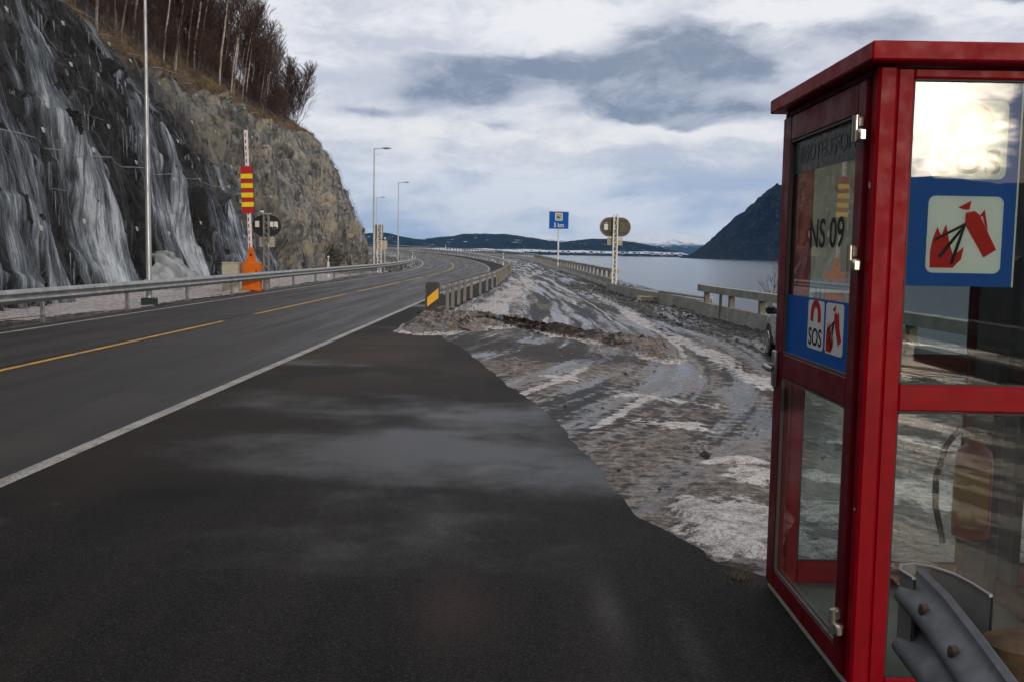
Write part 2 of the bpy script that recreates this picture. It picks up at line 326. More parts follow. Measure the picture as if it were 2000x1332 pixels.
# ================================================================== materials of the ground
def asphalt(name, base, alt, streak=True, wet=False):
    m = bpy.data.materials.new(name); m.use_nodes = True; t = m.node_tree; b = t.nodes['Principled BSDF']; n = N(t)
    uv = n.n('ShaderNodeUVMap', uv_map='flow').outputs[0]; ob = n.n('ShaderNodeTexCoord').outputs['Object']
    su = n.n('ShaderNodeSeparateXYZ', {0: uv})
    st = n.noise(n.comb(su.outputs[0], n.math('MULTIPLY', su.outputs[1], .045), 0), 2.2, 5, .6)
    big = n.noise(ob, .35, 5, .6, .5); grain = n.noise(ob, 70, 3, .7); gr2 = n.noise(ob, 150, 3, .85)
    c = n.mix(n.ss(n.math('ADD', n.math('MULTIPLY', st, .65), n.math('MULTIPLY', big, .35)), .38, .62), (*base,1), (*alt,1))
    if not wet:
        tw = n.math('SINE', n.math('ADD', n.math('MULTIPLY', su.outputs[0], 3.55), n.math('MULTIPLY', st, 2.5)))
        c = n.mix(n.ss(tw, -.6, 1., 0, .55), c, (.010,.0085,.008,1))
    c = n.mix(n.ss(n.noise(ob, 20, 5, .75), .45, .65, 0, .45), c, (.004,.004,.004,1))
    c = n.mix(n.ss(grain, .5, .74, 0, .5), c, (.05,.045,.04,1) if not wet else (.050,.045,.042,1))
    c = n.mix(n.ss(gr2, .57, .68, 0, .75), c, (.12,.105,.10,1) if not wet else (.15,.14,.13,1))
    c = n.mix(n.ss(gr2, .45, .32, 0, .6), c, (.008,.008,.009,1))
    if wet:
        c = n.mix(n.ss(n.noise(n.comb(su.outputs[0], n.math('MULTIPLY', su.outputs[1], .8), 3.), 1.1, 6, .7), .62, .7, 0, .35), c, (.11,.10,.095,1))
        wn = n.noise(n.n('ShaderNodeMapping', {0: ob, 'Scale': (.5,.8,1), 'Location': (3.1,.4,0)}).outputs[0], .5, 3, .45, .5)
        wv = n.n('ShaderNodeVectorMath', {0: n.n('ShaderNodeVectorMath', {0: ob, 1: (-.9,9.2,0)}, operation='SUBTRACT').outputs[0], 1: (.33,.42,0)}, operation='MULTIPLY').outputs[0]
        wl = n.math('EXPONENT', n.math('MULTIPLY', n.math('POWER', n.n('ShaderNodeVectorMath', {0: wv}, operation='LENGTH').outputs['Value'], 2), -1))
        wn = n.ss(n.math('ADD', wn, n.math('ADD', n.math('MULTIPLY', wl, .15), n.math('MULTIPLY', n.math('SUBTRACT', n.noise(ob, 1.6, 6, .7), .5), .30))), .48, .84)
        r = n.ss(wn, 0, 1, .74, .40); sp = n.ss(wn, 0, 1, .10, .36); t.links.new(sp, b.inputs['Specular IOR Level'])
    else: r = n.ss(st, .35, .65, .46, .66); b.inputs['Specular IOR Level'].default_value = .38
    if wet:
        dv = n.n('ShaderNodeVectorMath', {0: n.n('ShaderNodeVectorMath', {0: ob, 1: (-1.9,15.5,0)}, operation='SUBTRACT').outputs[0], 1: (.45,.22,0)}, operation='MULTIPLY').outputs[0]
        dl = n.math('EXPONENT', n.math('MULTIPLY', n.math('POWER', n.n('ShaderNodeVectorMath', {0: dv}, operation='LENGTH').outputs['Value'], 2), -1))
        def spot(cx, cy, fx, fy, colr, amt, c, tilt=0.):
            q = n.n('ShaderNodeMapping', {0: n.n('ShaderNodeVectorMath', {0: ob, 1: (cx,cy,0)}, operation='SUBTRACT').outputs[0], 'Rotation': (0,0,R(tilt)), 'Scale': (fx,fy,0)}, vector_type='POINT').outputs[0]
            ql = n.math('EXPONENT', n.math('MULTIPLY', n.math('POWER', n.n('ShaderNodeVectorMath', {0: q}, operation='LENGTH').outputs['Value'], 2), -1))
            return n.mix(n.math('MULTIPLY', n.math('MULTIPLY', ql, n.ss(n.math('ADD', grain, big), .80, 1.10, 0, 1.)), amt), c, (*colr,1))
        c = spot(-.24,4.3,5.5,2.6,(.060,.034,.030),.8,c,-20); c = spot(-.42,5.6,6,1.6,(.075,.07,.066),.6,c,-8); c = spot(.45,4.35,14,2.2,(.09,.085,.08),.6,c,25); c = spot(.75,4.0,16,3,(.09,.085,.08),.5,c,20)
        c = spot(-2.1,6.3,3,4,(.002,.002,.002),.9,c); c = spot(.25,6.6,4,5,(.09,.075,.06),.5,c); c = spot(-3.1,7.5,1.2,.5,(.03,.022,.017),.7,c)
        c = n.mix(n.math('MULTIPLY', dl, n.ss(big, .35, .65, .25, 1.)), c, (.062,.046,.034,1))
    t.links.new(c, b.inputs['Base Color']); t.links.new(r, b.inputs['Roughness'])
    bp = n.n('ShaderNodeBump', {'Height': n.math('ADD', n.math('MULTIPLY', grain, .6), n.math('MULTIPLY', gr2, .4)), 'Strength': .8, 'Distance': .012}); t.links.new(bp.outputs[0], b.inputs['Normal'])
    return m
M_['road'] = asphalt('road_asphalt', (.0075,.006,.0052), (.042,.032,.026))
M_['layby'] = asphalt('layby_asphalt', (.0070,.0062,.0058), (.018,.0145,.012), wet=True)
def paint(name, col):
    m = bpy.data.materials.new(name); m.use_nodes = True; t = m.node_tree; b = t.nodes['Principled BSDF']; n = N(t)
    ob = n.n('ShaderNodeTexCoord').outputs['Object']; g = n.noise(ob, 60, 4, .75); g2 = n.noise(ob, 3, 4, .6)
    f = n.ss(n.math('ADD', g, n.math('MULTIPLY', n.math('SUBTRACT', g2, .5), .5)), .44, .60)
    t.links.new(n.mix(n.math('MULTIPLY', f, .8), (*col,1), (.07,.065,.06,1)), b.inputs['Base Color']); b.inputs['Roughness'].default_value = .6
    return m
M_['whiteline'] = paint('white_line_paint', (.42,.385,.34)); M_['yellowline'] = paint('yellow_line_paint', (.85,.40,.015))
def icy(name, crust=False):
    m = bpy.data.materials.new(name); m.use_nodes = True; t = m.node_tree; b = t.nodes['Principled BSDF']; n = N(t)
    uv = n.n('ShaderNodeUVMap', uv_map='flow').outputs[0]; ob = n.n('ShaderNodeTexCoord').outputs['Object']; su = n.n('ShaderNodeSeparateXYZ', {0: uv})
    A = lambda k: n.n('ShaderNodeAttribute', attribute_name=k).outputs['Fac']
    snow, mud, ice = A('snow'), A('mud'), A('ice')
    def fl(sc, k, det=6, z=0.): return n.noise(n.comb(su.outputs[0], n.math('MULTIPLY', su.outputs[1], k), z), sc, det, .65, .3)
    st = fl(1.7, .06); st2 = fl(4.2, .055, 7, 5.); st3 = fl(2.1, .045, 6, 9.); gf_ = n.noise(ob, 75, 4, .8); gr = n.noise(ob, 26, 6, .75); gr2 = n.noise(ob, 7, 7, .7); vo = n.n('ShaderNodeTexVoronoi', {'Vector': ob, 'Scale': 22}).outputs['Color']
    peb = n.n('ShaderNodeSeparateXYZ', {0: vo}).outputs[0]
    c = n.mix(n.ss(peb, .2, .9), (.005,.0045,.004,1), (.032,.026,.021,1))
    c = n.mix(n.ss(gr, .55, .7, 0, .5), c, (.10,.085,.07,1))
    d1 = n.math('ADD', n.math('ADD', n.math('MULTIPLY', st, .5), n.math('MULTIPLY', st2, .5)), n.math('MULTIPLY', n.math('SUBTRACT', gr2, .5), .5))
    d1 = n.math('ADD', d1, n.math('MULTIPLY', n.math('SUBTRACT', ice, .5), .22))
    dirty = n.ss(d1, .49, .56)
    c = n.mix(n.math('MULTIPLY', dirty, .85), c, n.mix(n.ss(n.math('ADD', n.math('MULTIPLY', gr2, .5), n.math('MULTIPLY', gr, .5)), .42, .60), (.048,.034,.024,1), (.33,.265,.21,1)))
    c = n.mix(n.ss(n.math('ADD', st3, n.math('MULTIPLY', n.math('SUBTRACT', gr, .5), .3)), .55, .66, 0, .45), c, (.13,.14,.15,1))
    sv = n.math('ADD', snow, n.math('ADD', n.math('MULTIPLY', n.math('SUBTRACT', gr2, .5), 1.1), n.math('MULTIPLY', n.math('SUBTRACT', st2, .5), .8)))
    sf = n.ss(sv, .44, .60)
    sc = n.mix(n.ss(n.math('ADD', n.math('MULTIPLY', gr, .5), n.math('MULTIPLY', gr2, .5)), .36, .60), (.20,.15,.115,1), (.70,.66,.63,1))
    if crust:
        cr = n.noise(ob, 11, 6, .8); sc = n.mix(n.ss(n.math('ADD', n.math('MULTIPLY', cr, .6), n.math('MULTIPLY', gr, .4)), .40, .60), (.085,.058,.04,1), n.mix(snow, (.34,.27,.21,1), (.80,.76,.74,1)))
    c = n.mix(sf, c, sc)
    if not crust:
        c = n.mix(n.math('MULTIPLY', n.ss(gf_, .52, .60), .7), c, (.012,.010,.008,1)); c = n.mix(n.math('MULTIPLY', n.ss(gf_, .40, .34), .30), c, (.40,.35,.30,1))
        lines = n.ss(st2, .64, .70); c = n.mix(n.math('MULTIPLY', lines, .7), c, (.55,.53,.52,1))
    mf = n.ss(n.math('ADD', mud, n.math('MULTIPLY', n.math('SUBTRACT', n.noise(ob, 3.5 if crust else 7, 6, .7), .5), 2.0)), .45, .58)
    c = n.mix(mf, c, n.mix(n.ss(gr, .4, .62), (.012,.008,.006,1), (.055,.038,.027,1)))
    t.links.new(c, b.inputs['Base Color'])
    r = n.ss(n.math('ADD', st3, n.math('MULTIPLY', n.math('SUBTRACT', gr2, .5), .4)), .47, .57, .62, .16); r = n.math('MAXIMUM', r, n.math('MULTIPLY', n.math('MAXIMUM', sf, mf), .7)); r = n.math('MAXIMUM', r, n.math('MULTIPLY', dirty, .42))
    t.links.new(r, b.inputs['Roughness'])
    t.links.new(n.ss(r, .2, .5, .5, .18), b.inputs['Specular IOR Level'])
    h = n.math('ADD', n.math('ADD', n.math('MULTIPLY', gr2, .9), n.math('MULTIPLY', gr, .35)), n.math('ADD', n.math('MULTIPLY', st2, .8), n.math('MULTIPLY', peb, .12)))
    bp = n.n('ShaderNodeBump', {'Height': h, 'Strength': .8, 'Distance': .022 if not crust else .05}); t.links.new(bp.outputs[0], b.inputs['Normal'])
    return m
M_['icy'] = icy('icy_gravel_and_snow')
M_['crust'] = icy('dirty_snow_crust', True)
# ================================================================== road, layby, markings
def strip(name, s, t0, t1, nt_, dz, mt, kind='structure', tf=None, parent=None):
    s = np.asarray(s, float); tt = np.linspace(0, 1, nt_)
    a = t0(s) if callable(t0) else np.full_like(s, t0); b = t1(s) if callable(t1) else np.full_like(s, t1)
    T = a[:,None]*(1-tt)+b[:,None]*tt; Sx = np.repeat(s[:,None], nt_, 1)
    P = road_pt(Sx, T, dz); uv = np.stack([T, Sx], -1)
    return grid_mesh(name, P, [mt], uv=uv, kind=kind, parent=parent)
srow = np.concatenate([np.linspace(-60, 0, 20), np.linspace(1, 290, 400)])
wob = lambda s: .07*fbm(s*.9, s*0, 3.)
strip('road', srow, lambda s: -7.25+wob(s), .04, 12, 0, M_['road'])
srow2 = np.concatenate([np.linspace(-60, 0, 20), np.linspace(.2, 30, 500), np.linspace(31, 290, 250)])
def edge_t(s):
    e = np.where(s > 27, 1.25+.03*np.clip(s-27,0,20), (np.interp(s, _EY, _EX)-xR(s))); return e + (.05*fbm(s*2.2, s*0+1, 2., 5) + .03*fbm(s*9, s*0, 5.,3))*np.where(s>27, 1.5, 1)
strip('layby', srow2, .04, edge_t, 24, .001, M_['layby'])
strip('edge_line', srow, -.065, .065, 2, .005, M_['whiteline'])
strip('inner_edge_line', srow, -6.78, -6.62, 2, .005, M_['whiteline'])
# centre line: a thin joint seam and yellow dashes
strip('road_seam', srow[20:], -3.62, -3.595, 2, .0045, mat('seam_tar', (.012,.011,.011), .5))
dash = [(-2, 22.2), (24.8, 36.8), (39.4, 51.5), (54.5, 62), (64.5, 73), (76, 82.5), (85, 91.5), (94, 100), (103, 109), (112,118), (121,127),(130,136),(139,145),(148,154),(157,163),(166,172),(175,181)]
for a, b in dash:
    strip('centre_line', np.linspace(a, b, max(3, int((b-a)/1.0))), -3.5, -3.38, 2, .006, M_['yellowline'])
# ================================================================== icy ground right of the road
yr = np.concatenate([np.linspace(-60, 2.4, 24), np.geomspace(2.5, 330, 1050)])
cc = np.concatenate([np.linspace(0, 1, 330), 1+np.array([.03,.08,.15,.25,.4,.7,1.2,2.0])])
Y = np.repeat(yr[:,None], len(cc), 1); X0 = (xE(yr)-.25)[:,None]; X1 = (xB(yr)+1.6)[:,None]; X = X0+(X1-X0)*cc[None,:]
Z = H0(X, Y); over = np.maximum(X-X1, 0); Z -= np.minimum(over*.75, 6.8)
CX, CY = -4., 18.
V_ = np.where(Y < 24, np.hypot(X+5, (Y-24)*.405), X+5); U_ = Y*1.0
V_ = V_ - np.where(Y > 40, (xB(Y)-xB(40)), 0)
inx = X - xE(Y)
amp = sst(.0, .5, inx)*np.clip(Y/6., .6, 1)
rut = (vn(V_*2.2, U_*.04, 1.)-.5)*.06 + (vn(V_*6, U_*.07, 4.)-.5)*.022
Z += amp*(rut + .02*fbm(X*1.3, Y*1.3, 0., 4) + .009*fbm(X*9, Y*9, 3., 3)) - .012*(1-amp)
def ell(px, py, rx, ry, z=-.15):           # pixel ellipse -> centre/radii on the ground
    d = ray(px, py); k = (z-CAMZ)/d.z; c = Vector((0,0,CAMZ))+d*k
    d2 = ray(px, py-ry); k2 = (z-CAMZ)/d2.z; return c.x, c.y, rx/F*c.y, abs((d2*k2).y-c.y)
snow = np.zeros_like(X); 
for e_ in [(1440,1045,120,50),(1380,1020,60,35),(1460,935,50,14),(1460,1080,90,30),(1850,850,120,25),(1850,960,160,50),(1640,860,90,10),(1640,930,80,14),
           (1640,1010,110,34),(1600,1085,60,20),(1260,790,130,16),(1330,860,120,14),(1230,700,60,10),(1800,740,150,14),(1100,760,70,10),(1420,905,60,8),(1350,985,25,14)]:
    cx, cy, rx, ry = ell(*e_, z=(-.03 if e_[1] > 900 else -.15)); w_ = np.exp(-(((X+.22*fbm(X*2.5,Y*2.5,1.)-cx)/rx)**2+((Y+.5*fbm(X*1.7,Y*1.7,4.)-cy)/ry)**2)*.9); snow = np.maximum(snow, w_*(.95 if e_[1] > 900 else .62))
lump = sst(.35, .8, snow + .25*fbm(X*3, Y*3, 8., 3)); Z += lump*(.02+.05*vn(X*6, Y*6, 2.))*np.exp(-Y/12)
band = np.exp(-((X-(3.9+.25*fbm(Y*.25, Y*0, 1.)))/.42)**2)*sst(10, 14, Y)*(1-sst(42, 60, Y)); snow = np.maximum(snow, band*(.38+.5*vn(X*1.5, Y*.6, 3.)))
Z += band*.06*vn(X*4, Y*4, 1.)
left = np.exp(-((X-xE(Y)-1.0)/1.35)**2)*sst(22, 26, Y)*(.46+.25*vn(X*1.2,Y*.5,9.))*(1-.45*sst(45,80,Y)); snow = np.maximum(snow, left)
band2 = np.exp(-((X-xE(Y)-3.4)/.5)**2)*sst(30, 40, Y)*.35; snow = np.maximum(snow, band2)
for v0_, ya0, ya1, w0_, a0_ in ((8.75,20,36,.07,.95),(8.1,26,44,.05,.8),(7.25,9.5,15.5,.10,.7),(5.95,24.5,29,.09,.9),(6.5,25,31,.07,.85),(7.4,36,60,.07,.7),(8.3,8,13,.08,.7),(6.2,7,10,.09,.6)):
    snow = np.maximum(snow, a0_*np.exp(-((V_-v0_-.18*fbm(Y*.35, Y*0+v0_, 2.))/w0_)**2)*sst(ya0, ya0+1.5, Y)*(1-sst(ya1-2, ya1, Y)))
gravel = sst(4.6, 5.2, X-np.where(Y>40,(xB(Y)-xB(40.)),0))*sst(12, 18, Y)
Z += gravel*.07*(vn(X*5, Y*5, 6.)-.3)
ice = .5 + .5*fbm(X*.5, Y*.3, 2.) - .5*gravel + .35*sst(14, 8, Y) - .35*sst(24, 34, Y)*sst(1.5, 3.5, inx)
pud = np.exp(-(((X-.6)/1.9)**2+((Y-17)/1.9)**2)**2); snow *= 1-pud*.9; ice -= .6*pud; snow -= .35*pud
Z -= .02*pud
mud = .42*np.exp(-np.maximum(inx,0)/.10)*vn(X*6, Y*3, 5.) + gravel*.15 + .5*np.exp(-(((X-1.35)/.35)**2+((Y-4.95)/.22)**2)) + .30*pud + .38*np.exp(-(((X-1.9)/.5)**2+((Y-5.6)/.6)**2)) + .35*pud
snow = snow*(1-.9*np.exp(-(((X-1.35)/.35)**2+((Y-4.9)/.2)**2))) + .12*sst(.5,.8,vn(V_*1.2, U_*.1, 7.))*(1-gravel)
grid_mesh('ground', np.stack([X, Y, Z], -1), [M_['icy']], {'snow': snow, 'mud': mud, 'ice': ice}, np.stack([V_, U_], -1), kind='structure', flip=False)
def stone(mb, x, y, z, r):
    a = [Vector((random.gauss(0,1), random.gauss(0,1), random.gauss(0,.7))).normalized() for _ in range(9)]
    import bmesh
    bm = bmesh.new(); [bm.verts.new(v*r*random.uniform(.7,1.1)) for v in a]; bmesh.ops.convex_hull(bm, input=bm.verts); bm.verts.index_update()
    vs = [v.co+Vector((x,y,z)) for v in bm.verts if v.link_faces]; ix = {v.index:i for i, v in enumerate([v for v in bm.verts if v.link_faces])}
    fs = [[ix[v.index] for v in f.verts] for f in bm.faces]; bm.free(); mb.add(vs, fs)
# ploughed dirty snow ridge
def ridge_patch(name, x0, x1, y0, y1, nx, ny, crest, label, seed=0.):
    gx = np.linspace(x0, x1, nx); gy = np.linspace(y0, y1, ny); Xg, Yg = np.meshgrid(gx, gy)
    wx = Xg + .28*fbm(Xg*1.4, Yg*1.1, seed+2, 4); wy = Yg + .6*fbm(Xg*1.2, Yg*.9, seed+5, 4)
    hgt = np.zeros_like(Xg); md = np.zeros_like(Xg)
    for i in range(len(crest)-1):
        (ax, ay, ah, aw, am), (bx, by, bh, bw, bm_) = crest[i], crest[i+1]
        dx, dy = bx-ax, by-ay; t_ = np.clip(((wx-ax)*dx+(wy-ay)*dy)/(dx*dx+dy*dy), 0, 1)
        dd = np.hypot(wx-(ax+t_*dx), (wy-(ay+t_*dy))*.55); w_ = aw+(bw-aw)*t_; h_ = (ah+(bh-ah)*t_)*sst(1, .15, dd/w_)
        md = np.where(h_ > hgt, am+(bm_-am)*t_, md); hgt = np.maximum(hgt, h_)
    lum = (.45+.9*vn(Xg*3.2, Yg*2.0, seed+1))*(1+.28*fbm(Xg*7, Yg*6, seed+3, 3))
    Zg = H0(Xg, Yg) - .05 + hgt*lum + .02*fbm(Xg*22, Yg*16, seed, 2)*(hgt>.02)
    k = hgt/.22; inner = sst(.28, .60, k)
    sn = .85 - .55*inner + .1*fbm(Xg*2, Yg*2, 1.); mud_ = inner*md
    return grid_mesh(name, np.stack([Xg, Yg, Zg], -1), [M_['crust']], {'snow': sn, 'mud': mud_, 'ice': sn*0+.8}, np.stack([Xg*1.5, Yg*1.5], -1), mask=hgt > .012)
o = ridge_patch('snow_bank', -3.0, .6, 16.8, 28.0, 240, 330, [(-1.65,19.9,.22,.9,.2),(-1.3,21.3,.32,1.25,.12),(-.75,23.2,.22,1.2,.45),(-.2,24.8,.14,.8,.5)], '')
tag(o, 'grimy grey-brown ploughed snow heap at the foot of the black and yellow marker board', 'snow heap')
o = ridge_patch('snow_bank', -.75, 4.0, 16.6, 27.5, 420, 300, [(-.5,23.6,.13,.8,.75),(.3,23.2,.19,1.1,.62),(1.2,22.7,.21,1.2,.66),(2.0,21.6,.23,1.15,.55),(2.75,20.0,.26,1.1,.22),(2.75,18.8,.13,.9,.05)], '', 20.)
tag(o, 'long muddy snow ridge with black soil on top curving across the icy layby', 'snow heap')
mb = MB(); random.seed(11)
for k in range(420):
    u = random.random(); xx_ = -.2+u*2.9; yy_ = float(np.interp(xx_, [-.35,.3,1.2,2.0,2.75], [23.4,23.2,22.7,21.6,20.0]))+random.gauss(0,.65); h0 = math.exp(-((yy_-float(np.interp(xx_, [-.35,.3,1.2,2.0,2.75], [23.4,23.2,22.7,21.6,20.0])))/.9)**2)
    stone(mb, xx_, yy_, float(H0(xx_,yy_))-.03+.20*h0, random.choice([.02,.03,.03,.05,.07]))
for k in range(60):
    xx_ = random.gauss(-1.1,.5); yy_ = 22.6+random.gauss(0,.5); stone(mb, xx_, yy_, float(H0(xx_,yy_))+.16, random.choice([.02,.03,.05]))
o = mb.build('soil_clods', mat('black_soil', (.028,.02,.014), .95, 0, .1, .6, 6)); tag(o, 'clods of black soil scattered over the muddy snow ridge', 'soil', kind='stuff')
# loose stones on the ice and at the barrier foot: nobody could count them
mb = MB()
for i in range(1500):
    y = random.uniform(15, 60); x = float(xB(y))+random.uniform(-2.2, .6) - (0 if y<40 else .2)
    stone(mb, x, y, float(H0(x,y))+.02, random.uniform(.03,.10))
for i in range(160):
    y = random.uniform(5, 30); x = float(xE(y))+abs(random.gauss(0,1.6))+.05
    stone(mb, x, y, float(H0(x,y))+.012, random.uniform(.01,.035))
for i in range(900):
    y = 4.2+random.random()**1.6*14; x = float(xE(y))+random.gauss(0,.05); stone(mb, x, y, .004, random.uniform(.005,.018))
for i in range(60):
    y = random.uniform(4, 14); x = float(xE(y))-abs(random.gauss(0,.8)); stone(mb, x, y, .006, random.uniform(.005,.012))
o = mb.build('loose_stones', mat('stone_grey', (.10,.095,.088), .8, var=.6, scale=3)); tag(o, 'loose grey stones strewn along the barrier foot and over the ice', 'stones', kind='stuff')
mb = MB(); stone(mb, 0,0,0,.05); 
p_ = ell(1378,909,1,1,-.05); o = mb.build('stone', mat('stone_dark', (.03,.029,.028), .8, var=.3)); o.location = (p_[0], p_[1], float(H0(p_[0],p_[1]))+.04); o.scale=(1.3,1,.9)
tag(o, 'dark fist-sized stone lying alone on the icy ruts near the booth', 'stone')
# ================================================================== verge left of the road
sv_ = np.concatenate([np.linspace(-60, 10, 20), np.geomspace(11, 290, 620)]); tv = np.linspace(0, 1, 90)**1.3
Sg = np.repeat(sv_[:,None], 90, 1); far = sst(95, 120, Sg)
Tg = -7.15 - tv[None,:]*(9 + 30*far); P = road_pt(Sg, Tg); xg, yg = P[...,0], P[...,1]
lat = -(Tg+7.15); P[...,2] = zroad(Sg) - .145 - .06*sst(0,.8,lat) + (.14*sst(1.2, 4.5, lat))*(1-far) + far*(-.4*sst(0,2,lat)+.10*np.maximum(lat-3,0))
P[...,2] += sst(.1,.9,lat)*(.07*fbm(xg*1.2, yg*.8, 2., 4) + .03*fbm(xg*6, yg*5, 5., 3))
sn = sst(.5, 2.0, lat + .8*fbm(xg*.8, yg*.5, 1.))*(1-sst(52, 80, Sg)*.75)*(1-far)*1.25 - .05; sn = np.maximum(sn, .25*sst(.2,.8,lat)*(1-far))
grid_mesh('verge', P, [M_['icy']], {'snow': sn, 'mud': sn*0+.15*(1-sst(0,1,lat)), 'ice': sn*0+.5}, np.stack([-Tg, Sg*.6], -1), kind='structure', flip=True)
mb = MB()
for i in range(1500):
    s = random.uniform(80, 190); t = -random.uniform(7.6, 20) ; p = road_pt(np.array(s), np.array(t)); la = -(t+7.15); fr_ = float(sst(95,120,s))
    stone(mb, p[0], p[1], float(zroad(s))-.2+fr_*(-.4+.10*max(la-3,0))+.05, random.uniform(.1,.28))
o = mb.build('bank_rubble', M_['galv_dark'] if False else mat('rubble_grey', (.13,.12,.105), .9, var=.5, scale=.8)); tag(o, 'grey rubble filling the inside of the bend behind the rail', 'rubble', kind='stuff')
# ================================================================== the cliff
ya = np.concatenate([np.linspace(-60, 22, 60), np.linspace(22.1, 62, 470), np.linspace(62.12, 94, 250), np.linspace(94.2, 118, 110)])
def plx(y, ys, vs): return np.interp(y, ys, vs)
ks = [-60,24,30,40,53,67,80,88,92,94,97,100,104,110,118]          # parameter a (equals y up to 92)
FX = plx(ya, ks, [-13.4,-13.4,-13.5,-13.7,-14.0,-14.2,-14.3,-14.35,-14.35,-14.5,-15.3,-17,-21,-32,-60]); FY = plx(ya, ks, [-60,24,30,40,53,67,80,88,92,94,97.5,99.8,101.5,103,104])
CXx = .8*fbm(ya*.16, ya*0, 7., 3)*(ya<97) + plx(ya, ks, [-17.2,-17.2,-17.4,-17.9,-18.2,-18.3,-18.6,-18.9,-19.2,-19.6,-21,-24,-30,-40,-62]); CYy = plx(ya, ks, [-60,24,30,40,53,67,80,87,90,91.5,93.5,95,96,97,98])
CZ = .9*fbm(ya*.13, ya*0, 2., 3)*(ya<97) + plx(ya, ks, [11.6,11.6,11.6,11.4,10.7,10.9,11.6,12.2,12.0,11.8,11.8,12,12.5,13,14])
HX = plx(ya, ks, [-60]*10+[-61,-62,-64,-66,-70]); HY = plx(ya, ks, [-60,24,30,40,53,67,80,86,88,89,90,91,92,93,94]); HZ = CZ+33
prof_v = np.array([0,.08,.2,.35,.5,.65,.8,1.0]); po = np.array([0,.015,.035,.06,.24,.50,.74,1.0]); pz = np.array([-.05,.07,.19,.33,.49,.66,.84,1.0])
po_n = np.array([0,.06,.14,.25,.40,.58,.78,1.0])                     # nearer part: steadier batter
vv = np.concatenate([np.linspace(0, 1, 200), 1+np.linspace(.004, 1, 60)**1.8])
A = np.repeat(ya[:,None], len(vv), 1); Vv = np.repeat(vv[None,:], len(ya), 0); vc = np.clip(Vv, 0, 1); hb = np.clip(Vv-1, 0, 1)
nearw = 1-sst(50, 75, A); off = np.interp(vc, prof_v, po)*(1-nearw)+np.interp(vc, prof_v, po_n)*nearw; zf = np.interp(vc, prof_v, pz)
cl = lambda q: np.repeat(q[:,None], len(vv), 1)
PX = cl(FX)+(cl(CXx)-cl(FX))*off; PY = cl(FY)+(cl(CYy)-cl(FY))*off; PZ = -.3 + (cl(CZ)+.3)*zf
hbe = hb
PX = PX+(cl(HX)-PX)*hbe; PY = PY+(cl(HY)-PY)*hbe; PZ = PZ+(cl(HZ)-PZ)*hbe*(1-.12*np.sin(hbe*3.14))
def normals(P, sgn=1):
    du = np.gradient(P, axis=0); dv = np.gradient(P, axis=1); n_ = np.cross(du, dv); n_ /= np.linalg.norm(n_, axis=-1, keepdims=True)+1e-9; return n_*sgn
B0 = np.stack([PX, PY, PZ], -1); Nn = normals(B0)
if Nn[300,80,0] < 0: Nn = -Nn
q = PZ*.8+PY*.42+.9*fbm(PX*.3, PY*.25, PZ*.3, 3)
saw = (q/1.7) % 1.0; ter = (saw**2.2)*.55
q2 = PZ*.25-PY*.9+1.2*fbm(PX*.2, PY*.2, PZ*.2+4, 3); saw2 = np.abs(((q2/3.1) % 1.0)-.5)*2
D = ter*.9 + .55*saw2*.7 + 1.1*fbm(PX*.22, PY*.22, PZ*.22, 4) + .35*np.abs(fbm(PX*.9, PY*.7, PZ*.5, 4)) + .16*fbm(PX*3, PY*3, PZ*2, 3)
wx_, wy_, wz_ = PX+.4*fbm(PX*.8,PY*.8,PZ*.8,3), PY+.5*fbm(PX*.7,PY*.7,PZ*.5+3,3), PZ+.4*PY+.5*fbm(PX*.6,PY*.7,PZ*.6+8,3)
w1, e1 = worley(wx_*.22, wy_*.26, wz_*.15); w2, e2 = worley(wx_*.9, wy_*.95, wz_*.6, 3); w3, e3 = worley(wx_*2.3, wy_*2.5, wz_*1.6, 5)
D = .70*D + 1.0*w1 + .22*w2*sst(-.2,.3,fbm(PX*.3,PY*.3,PZ*.3+6,2)) + .05*w3 - .30*np.exp(-(e1/.05)**2) - .06*np.exp(-(e2/.06)**2) + .9*fbm(PX*.12, PY*.13, PZ*.16+2, 2)
crk = fbm(PX*1.2, PY*1.4, PZ*.35+9, 4); D -= .5*np.exp(-(crk/.05)**2)*(vc<1)
rockw = sst(1.02, .93, Vv)*sst(0, .05, Vv)
D = (D-.35)*(.25+.75*rockw)
CL = B0 + Nn*D[...,None]
wetk = (1-sst(48, 70, PY + .6*PZ + 9*fbm(PY*.15, PZ*.2, 3.)))
grassk = sst(.93, 1.0, Vv + .06*fbm(PY*.5, PX*.5, 2.))
